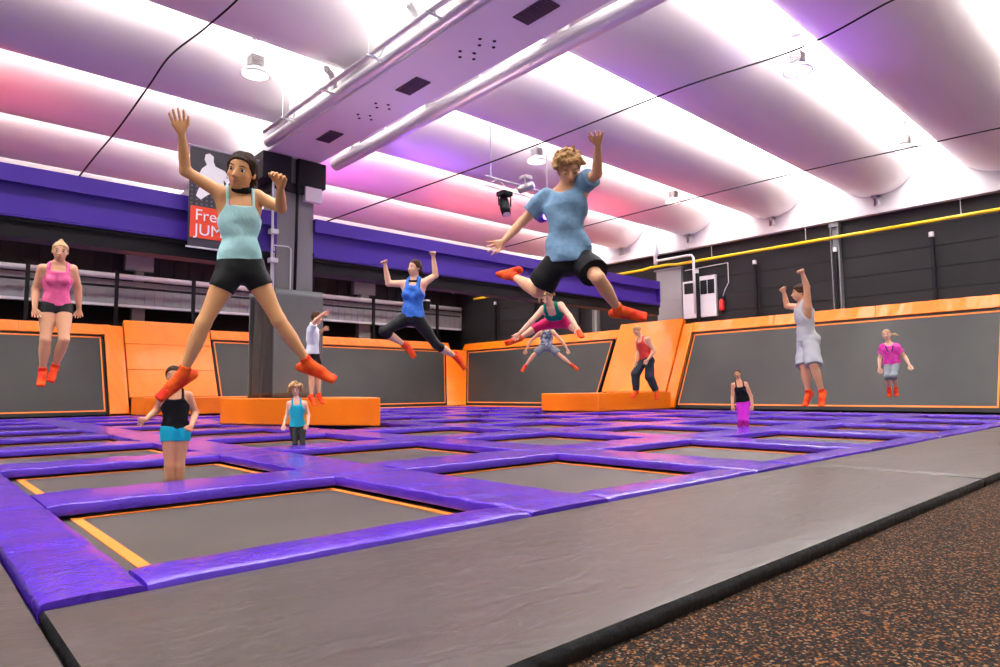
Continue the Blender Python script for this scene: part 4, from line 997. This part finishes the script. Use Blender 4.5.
    for (nm, m_, items) in spec.get('extra', []):
        its = []
        for it in items:
            if it[0] == 'H': its.append(Seg(HP(*it[1]), HP(*it[2]), [r * hs for r in it[3]]))
            if it[0] == 'N': its.append(Seg(nk + latS * it[1][0] * H + up * it[1][1] * H + fwd * it[1][2] * H, nk + latS * it[2][0] * H + up * it[2][1] * H + fwd * it[2][2] * H, [r * H for r in it[3]]))
            if it[0] == 'C':
                c0 = nk + (hc - nk) * it[1]; ad = nrm(hc - nk); ua_ = nrm(np.cross(ad, face)); va_ = np.cross(ua_, ad)
                for q in range(14):
                    a0, a1 = [math.pi * 2 * (q + e_) / 14 for e_ in (0, 1)]; its.append(Seg(c0 + (ua_ * math.cos(a0) + va_ * math.sin(a0)) * it[2] * H, c0 + (ua_ * math.cos(a1) + va_ * math.sin(a1)) * it[2] * H, [it[3] * H] * 2))
        blob(nm, m_, its, hh=fine * 1.3)
    return root
def sphere(name, m, c, r, parent, n=12, sc_=None):
    b = MB(); vs = []; fs = []
    for i in range(n + 1):
        for j in range(2 * n): a = math.pi * i / n; p = math.pi * j / n; vs.append((c[0] + r * math.sin(a) * math.cos(p), c[1] + r * math.sin(a) * math.sin(p), c[2] + r * math.cos(a)))
    for i in range(n):
        for j in range(2 * n): fs.append((i * 2 * n + j, (i + 1) * 2 * n + j, (i + 1) * 2 * n + (j + 1) % (2 * n), i * 2 * n + (j + 1) % (2 * n)))
    b.add(vs, fs); return b.build(name, m, parent, smooth=True)
def ellip(name, m, c, ax, R3, parent, n=10):
    vs = []; fs = []
    for i in range(n + 1):
        for j in range(2 * n):
            a = math.pi * i / n; p = math.pi * j / n; v = c + R3[0] * ax[0] * math.sin(a) * math.cos(p) + R3[2] * ax[2] * math.sin(a) * math.sin(p) + R3[1] * ax[1] * math.cos(a); vs.append(v)
    for i in range(n):
        for j in range(2 * n): fs.append((i * 2 * n + j, (i + 1) * 2 * n + j, (i + 1) * 2 * n + (j + 1) % (2 * n), i * 2 * n + (j + 1) % (2 * n)))
    b = MB(); b.add(vs, fs); return b.build(name, m, parent, smooth=True)

tan = ('tan', (.72, .36, .17)); fair = ('fair', (.74, .38, .23)); pale = ('pale', (.80, .46, .32)); warm = ('warm', (.60, .28, .16))
HB = mat('hair_black', (.028, .012, .006), .6, spec=.12, bump=(120, .5), stretch=(1, 1, .2)); HBR = mat('hair_brown', (.055, .022, .010), .6, spec=.15, bump=(120, .5)); HBL = mat('hair_blond', (.40, .22, .08), .6, bump=(90, .6), ncol=(.52, .31, .13), nscale=50); HCB = mat('hair_curly_blond', (.28, .13, .035), .6, bump=(90, .6), ncol=(.46, .25, .08), nscale=60); HLB = mat('hair_light', (.48, .28, .13), .6, bump=(90, .5))
BLK = cloth('black_cloth', (.010, .010, .011)); BLKS = cloth('black_stretch', (.014, .014, .016), .5)
P = []
# 1 leaning girl, nearest on the left
P.append(dict(seed=1, label='person leaping with legs spread in pale blue tank top and black shorts', H=1.40, D=3.6, h=.0048, skin=tan, fem=.2, bw=.82, lm=.86,
 j=dict(pel=(240, 266), neck=(239.5, 194), head=(241.5, 172), sa=(221, 193), sb=(257, 196.5), ea=(185.5, 171), eb=(281, 208), wa=(181.5, 132.5), wb=(280.5, 187), ta=(175.5, 110), tb=(281, 168), ha=(231, 270), hb=(251, 268), ka=(203.5, 323.5), kb=(278.5, 320), na=(183, 374), nb=(309, 364), fa=(157, 391), fb=(333, 372)),
 z=dict(ea=.25, wa=-.3, eb=-.8, wb=-.8, tb=-.2, ta=.1, ka=-.2, kb=-.2, na=.4, nb=.4, head=-.2, fa=-.3, fb=-.3), lat=(1, .04, -.1), face=(-.36, .0, .93), hup=(.17, 1, .0), mouth=1,
 curl=dict(a=.07, b=.75), palm=dict(a=(.1, .1, 1), b=(-.5, .1, .9), Ta=(1, 0, .1), Tb=(-1, .1, .3)), hand=1.04,
 hair=dict(m=HB, th=.012, line=.30, side=-.12, nape=.36, extra=[(((.24, .0, -.28), (.26, -.22, -.25), (.27, -.42, -.12), (.20, -.58, .06)), (.13, .10, .07, .035)), (((-.26, .2, .12), (-.33, -.05, .1), (-.33, -.25, .05)), (.04, .03, .02)), (((.1, .2, -.35), (.14, .0, -.42)), (.12, .12))]),
 top=dict(kind='tank', m=cloth('pale_blue_cloth', (.42, .72, .76), ncol=(.48, .78, .82)), nl=.80, hem=.02, off=.010, wr=.006, sx=.047, strap=.006), bot=dict(m=BLKS, end=.34, waist=.2, off=.009, wr=.004),
 extra=[('choker', BLK, [('C', .30, .036, .009), ('C', .22, .040, .008)]), ('pink_strap', cloth('pink_cloth', (.85, .25, .35)), [('N', (-.050, .012, .020), (-.038, -.055, .055), (.0045, .0045))])]))
# 2 leaping boy
P.append(dict(seed=2, label='person with curly blond hair leaping in blue t-shirt and black shorts', H=1.70, D=5.0, h=.0058, skin=fair, bw=.88, lm=.92, head=.232,
 j=dict(pel=(568.5, 259), neck=(564.5, 192), head=(568.5, 169.5), sa=(547, 197.5), sb=(583.5, 184), ea=(521.5, 222.5), eb=(597, 173.5), wa=(502.5, 242.5), wb=(598, 144.5), ta=(490, 248), tb=(596, 128), ha=(556, 263), hb=(581, 259), ka=(537, 291), kb=(598, 278), na=(513.5, 276), nb=(619, 310), fa=(501, 280), fb=(645, 312)),
 z=dict(ea=.6, wa=-.6, eb=-.6, wb=-.7, ta=-.2, tb=-.3, ka=.25, na=1, fa=.6, kb=-.7, nb=.8, fb=-.3, head=-.3), lat=(.95, .15, -.25), latS=(.9, .3, .2), face=(.18, -.42, .88), hup=(-.02, .95, .35), lids=1,
 curl=dict(a=.05, b=.40), palm=dict(a=(.2, .3, .9), b=(0, .1, 1), Ta=(.3, -1, 0), Tb=(-1, 0, .2)), spread=2.0, hand=1.0,
 hair=dict(m=HCB, th=.018, line=.29, side=.0, nape=.28, style='curly', n=170, r=.019, vol=.024, front=.50),
 top=dict(kind='shirt', m=cloth('blue_grey_cloth', (.17, .30, .46), ncol=(.21, .35, .52)), hem=-.05, sleeve=.58, loose=.98, w=1.06, hemw=1.16, wr=.013, off=.012), bot=dict(m=cloth('black_sport_cloth', (.012, .012, .014), .6), end=.74, loose=1.2, off=.010, wr=.005)))
# 3 black top teal shorts
P.append(dict(seed=3, label='person in black tank top and teal shorts standing on a near trampoline', H=1.50, D=6.9, h=.0085, skin=warm, fem=.5, bw=.9,
 j=dict(pel=(175.5, 429), neck=(175, 392), head=(174, 376.5), sa=(163, 396), sb=(188, 395.5), ea=(157, 410), eb=(195.5, 413), wa=(145.5, 420), wb=(191.5, 426), ta=(137, 421), tb=(187.5, 432), ha=(169.5, 431), hb=(182, 431), ka=(169.5, 466), kb=(179.5, 466), na=(171, 495), nb=(179, 495), fa=(169, 503), fb=(180, 503)),
 z=dict(head=-.2, ea=.3, eb=.2, ka=-.5, kb=-.5, na=.5, nb=.5, wa=-.8), face=(-.15, -.05, 1), curl=dict(a=.5, b=.9), hair=dict(m=HB, th=.008, line=.27, side=-.05, nape=.3),
 top=dict(kind='tank', m=BLK, nl=.82, hem=.02, off=.012, sx=.05, strap=.009), bot=dict(m=cloth('teal_cloth', (.01, .38, .50)), end=.27, waist=.16, off=.01)))
# 4 curly child
P.append(dict(seed=4, label='child with frizzy blond hair in turquoise top and black leggings', H=1.36, D=11.4, h=.009, skin=pale, lm=.95,
 j=dict(pel=(297.5, 427), neck=(296.5, 401), head=(295.6, 390.5), sa=(289, 403.5), sb=(304.5, 403), ea=(287, 415.5), eb=(308.5, 414.5), wa=(283.8, 425), wb=(308, 424.5), ta=(282.5, 430), tb=(305, 429.5), ha=(294, 428), hb=(301.5, 428), ka=(295, 444), kb=(302.5, 444), na=(295.6, 456), nb=(303, 456), fa=(295, 460), fb=(303.5, 460)),
 z=dict(head=-.1, ea=.3, eb=.3), face=(-.1, -.05, 1), hair=dict(m=HBL, th=.02, line=.26, style='curly', n=150, r=.022, vol=.07, long=1, front=.35, sidecut=-.5, side=-.2, nape=.4),
 top=dict(kind='tank', m=cloth('turquoise_cloth', (.02, .42, .55)), nl=.86, hem=.02, off=.010, sx=.05, strap=.012), bot=dict(name='leggings', m=BLKS, end=1.9, waist=.15, off=.005)))
# 5 white t-shirt child in profile
P.append(dict(seed=5, label='child in white t-shirt and black shorts jumping sideways before the padded column', H=1.38, D=10.5, h=.009, skin=fair, lm=.95,
 j=dict(pel=(312.5, 354), neck=(312.5, 328.5), head=(317, 318.5), sa=(310.5, 330), sb=(314, 329), ea=(315.5, 320.5), eb=(318, 334), wa=(323, 314), wb=(323.5, 329.5), ta=(329.5, 312.5), tb=(328, 328.5), ha=(311, 355), hb=(314.5, 355), ka=(311.5, 375.5), kb=(317.5, 374.5), na=(311.5, 397), nb=(319, 395.5), fa=(316.5, 404), fb=(324.5, 401.5)),
 z=dict(head=-.1, ea=-.5, eb=.5, wa=-.3, ka=-.1, kb=-.1, na=.1, nb=.1), lat=(.25, 0, -.97), fwd=(.95, 0, .3), face=(.9, -.1, .4), hair=dict(m=HBR, th=.014, line=.26, nape=.2),
 top=dict(kind='shirt', m=cloth('white_cloth', (.72, .74, .78)), hem=.0, sleeve=.6, w=1.1, loose=1.05, wr=.006), bot=dict(m=BLK, end=.6, loose=1.2, off=.008)))
# 6 blue tank jumper
P.append(dict(seed=6, label='person leaping with fists raised in bright blue tank top and black capri leggings', H=1.58, D=8.2, h=.0085, skin=pale, fem=.7, bw=.93,
 j=dict(pel=(412.5, 317), neck=(414.5, 281.5), head=(414.5, 268), sa=(404.5, 284), sb=(423.5, 283), ea=(388.5, 283.5), eb=(435.5, 275.5), wa=(385, 265), wb=(433.2, 256), ta=(382, 258.5), tb=(433.2, 248.5), ha=(408, 318), hb=(417, 318), ka=(383.5, 331), kb=(436, 344.5), na=(405.5, 345.5), nb=(456, 357), fa=(412.5, 357), fb=(463.5, 370)),
 z=dict(ea=.3, eb=.3, wa=-.5, wb=-.3, ka=-.8, na=.8, kb=-.3, nb=.8, head=-.1), lat=(.93, 0, .3), face=(-.72, .02, .68), curl=dict(a=1.35, b=1.35), hair=dict(m=HBR, th=.008, line=.28, nape=.32, extra=[(((.0, -.1, -.45), (.0, -.22, -.55), (.0, -.3, -.5)), (.12, .14, .08))]),
 top=dict(kind='tank', m=cloth('royal_blue_cloth', (.04, .15, .58), .5, ncol=(.06, .2, .68)), nl=.88, hem=-.01, off=.014, wr=.007, sx=.045, strap=.016), bot=dict(name='leggings', m=BLKS, end=1.28, waist=.15, off=.005), extra=[('collar_band', BLK, [('N', (-.03, .0, .040), (.03, .0, .040), (.008, .008))])]))
# 7 pink tank top
P.append(dict(seed=7, label='person in pink tank top and black briefs hanging in mid air at far left', H=1.66, D=7.45, h=.0085, skin=fair, fem=.6, bw=.88, sw=.165,
 j=dict(pel=(56, 306), neck=(59, 265), head=(60.2, 251.8), sa=(42.5, 268.5), sb=(72.5, 269), ea=(36, 289), eb=(78, 287.5), wa=(34.8, 309), wb=(79, 310), ta=(36.5, 318.5), tb=(79, 321.5), ha=(48.5, 308), hb=(63.5, 308), ka=(45.5, 339.5), kb=(64, 339.5), na=(42.6, 371.5), nb=(54.8, 367.5), fa=(41, 382.5), fb=(51.5, 378.5)),
 z=dict(head=-.2, ea=.3, eb=.3, na=.6, nb=.8, ka=-.7, kb=-.9), face=(0, -.05, 1), curl=dict(a=.4, b=.5), hair=dict(m=HLB, th=.006, line=.27, side=.0, nape=.2, extra=[(((0, .48, -.12), (0, .56, -.14)), (.15, .11))]),
 top=dict(kind='tank', m=cloth('pink_stretch', (.85, .12, .32), .55, ncol=(.92, .17, .38)), nl=.84, hem=.0, off=.008, wr=.004, sx=.055, strap=.012), bot=dict(name='briefs', m=BLKS, end=.20, waist=.10, off=.007)))
# 8 green tank, pink capris
P.append(dict(seed=8, label='person in straddle jump touching toes in green tank top and pink capri leggings', H=1.58, D=9.3, h=.009, skin=pale, fem=.6,
 j=dict(pel=(558.5, 320.5), neck=(551, 307), head=(547.2, 297.5), sa=(543.5, 309), sb=(560.5, 305.5), ea=(531.5, 321.5), eb=(569.5, 316), wa=(519, 334), wb=(577, 327.5), ta=(511.5, 339.5), tb=(579, 334.5), ha=(553.5, 321.5), hb=(563.5, 321), ka=(536, 327.5), kb=(571, 325.5), na=(518.5, 338.5), nb=(577.5, 332), fa=(508.5, 341.5), fb=(579.8, 336.5)),
 z=dict(neck=-1, head=-.5, ea=-.5, eb=-.7, wa=-.5, wb=-.8, ka=-.9, kb=-1, na=-.6, nb=-.7, fa=.4, fb=-.4), lat=(.97, .05, -.1), face=(-.25, -.4, .85), hair=dict(m=HBL, th=.014, line=.26, nape=.3, style='curly', n=90, r=.022, vol=.02, front=.4, extra=[(((-.2, .35, .0), (-.5, .05, .1), (-.55, -.15, .15)), (.12, .09, .04)), (((.1, .4, -.2), (.0, .62, -.1)), (.12, .06))]),
 top=dict(kind='tank', m=cloth('green_cloth', (.0, .26, .17)), nl=.84, hem=.42, off=.010, sx=.048, strap=.014), bot=dict(name='capri_leggings', m=cloth('crimson_cloth', (.72, .02, .13)), end=1.2, waist=.2, off=.008)))
# 9 child behind
P.append(dict(seed=9, label='child in patterned vest and grey shorts star jumping below the person in green', H=1.30, D=13.7, h=.009, skin=fair,
 j=dict(pel=(546.3, 346.5), neck=(547, 330.5), head=(548, 323), sa=(541, 332), sb=(552.8, 331.5), ea=(530.5, 341), eb=(562, 341), wa=(526, 350), wb=(567.5, 349.5), ta=(523.5, 355.5), tb=(569.5, 355.5), ha=(543, 347), hb=(550, 347), ka=(533.5, 355.5), kb=(560, 355.5), na=(525, 366.5), nb=(572, 365), fa=(523, 370.5), fb=(578, 369.5)),
 z=dict(ea=-.2, eb=-.2, ka=-.2, kb=-.2, na=.2, nb=.2, head=-.2), face=(0, -.3, 1), hair=dict(m=HBR, th=.012, line=.26),
 top=dict(kind='tank', m=cloth('printed_vest', (.03, .04, .09), ncol=(.45, .48, .55), ns=16), nl=.93, hem=.0, off=.016, sx=.055, strap=.02), bot=dict(m=cloth('grey_short_cloth', (.20, .21, .23)), end=.72, loose=1.2, off=.010)))
# 10 person in red
P.append(dict(seed=10, label='person in red tank top and dark tracksuit trousers bending before the tall orange ramp', H=1.68, D=14.8, h=.0095, skin=fair, bw=1.02, front=1,
 j=dict(pel=(646.5, 360), neck=(641.5, 339), head=(637, 330.8), sa=(637.5, 341), sb=(648.5, 339), ea=(637.5, 352.5), eb=(654, 351.5), wa=(636, 362.5), wb=(647.8, 359.8), ta=(634.5, 367), tb=(644, 365), ha=(643.5, 361), hb=(649.5, 361), ka=(635.5, 374), kb=(649.5, 376.5), na=(636, 391.5), nb=(656, 391), fa=(631.5, 396), fb=(655, 398.5)),
 z=dict(head=-.3, ea=-.3, eb=.3, ka=-.6, kb=-.5, na=.5, nb=.5), lat=(.75, 0, .66), fwd=(-.66, 0, .75), face=(-.75, -.45, .5), hair=dict(m=HCB, th=.006, line=.26, nape=.12),
 top=dict(kind='tank', m=cloth('red_cloth', (.75, .06, .05)), nl=.88, hem=.05, off=.010, sx=.05, strap=.014), bot=dict(name='trousers', m=cloth('charcoal_cloth', (.030, .034, .045)), end=1.9, loose=1.12, waist=.14, off=.012)))
# 11 pink leggings
P.append(dict(seed=11, label='person in black tank top and magenta leggings low among the far pads', H=1.62, D=15.2, h=.0095, skin=warm, fem=.6,
 j=dict(pel=(743, 402), neck=(739.5, 383), head=(737.3, 374), sa=(733.5, 385), sb=(745.5, 384), ea=(732.5, 397), eb=(751, 396), wa=(732.5, 406), wb=(752.5, 406), ta=(733, 412), tb=(751, 411), ha=(740.5, 403), hb=(746.5, 403), ka=(740, 419.5), kb=(746, 419.5), na=(740, 434), nb=(746, 434), fa=(739.5, 437), fb=(746.5, 437)),
 z=dict(head=-.2, neck=-.5), face=(-.15, -.1, 1), hair=dict(m=HBR, th=.008, line=.27),
 top=dict(kind='tank', m=BLK, nl=.82, hem=.02, off=.008, sx=.05, strap=.009), bot=dict(name='leggings', m=cloth('magenta_cloth', (.62, .03, .55), .6), end=1.9, waist=.15, off=.005)))
# 12 tall boy in grey
P.append(dict(seed=12, label='person in light grey vest and long grey shorts jumping with both arms raised', H=1.66, D=8.9, h=.0085, skin=fair, bw=.98,
 j=dict(pel=(807, 339.5), neck=(803.5, 304.5), head=(799.5, 293), sa=(800.5, 307.5), sb=(807.5, 305.5), ea=(787, 306), eb=(806.8, 287), wa=(783.8, 292), wb=(802.5, 273.5), ta=(780.5, 286), tb=(800, 268.5), ha=(804.5, 341), hb=(810.5, 341), ka=(804, 366), kb=(814, 365.5), na=(808.5, 393), nb=(822, 392.5), fa=(803, 403.5), fb=(819.5, 404)),
 z=dict(head=-.1, ea=.5, eb=-.4, wa=-.3, wb=-.3, ka=-.8, kb=-.8, na=.6, nb=.6), lat=(.45, 0, .89), fwd=(-.89, 0, .45), face=(-.95, -.12, .25), curl=dict(a=1.0, b=1.2), hair=dict(m=HBR, th=.018, line=.24, nape=.16, rough=.005),
 top=dict(kind='tank', m=cloth('light_grey_cloth', (.50, .50, .52)), nl=.92, hem=-.04, off=.018, wr=.008, sx=.05, strap=.018), bot=dict(m=cloth('heather_grey_cloth', (.42, .42, .46)), end=.97, loose=1.12, off=.012, wr=.006)))
# 13 pink shirt child
P.append(dict(seed=13, label='child with ponytail in magenta t-shirt and grey leggings jumping at far right', H=1.30, D=11.2, h=.009, skin=pale,
 j=dict(pel=(892, 364.5), neck=(889, 345), head=(886.7, 335), sa=(883, 347), sb=(896.5, 346.5), ea=(879.5, 358.5), eb=(905, 357), wa=(879.5, 368), wb=(909.5, 365), ta=(880.3, 374), tb=(912, 369.5), ha=(889, 365), hb=(896, 365), ka=(886.8, 376.5), kb=(893.8, 376.5), na=(889, 388), nb=(895.8, 387.5), fa=(889, 395.5), fb=(896.2, 395)),
 z=dict(head=-.2, ea=.3, eb=.3), face=(-.12, -.05, 1), hair=dict(m=HLB, th=.006, line=.27, nape=.2, extra=[(((.25, .0, -.4), (.6, -.05, -.3), (.85, -.2, -.2)), (.1, .1, .05))]),
 top=dict(kind='shirt', m=cloth('magenta_shirt', (.72, .03, .36), ncol=(.78, .10, .45), ns=14), hem=.0, sleeve=.55, w=1.1, wr=.006), bot=dict(name='leggings', m=cloth('grey_leggings', (.22, .24, .27)), end=1.15, waist=.15, off=.007),
 extra=[('neck_lanyard', cloth('navy_cloth', (.03, .03, .10)), [('N', (-.052, .01, .050), (-.012, -.10, .084), (.009, .009)), ('N', (.052, .01, .050), (.012, -.10, .084), (.009, .009))])]))
for sp in P: person(sp)
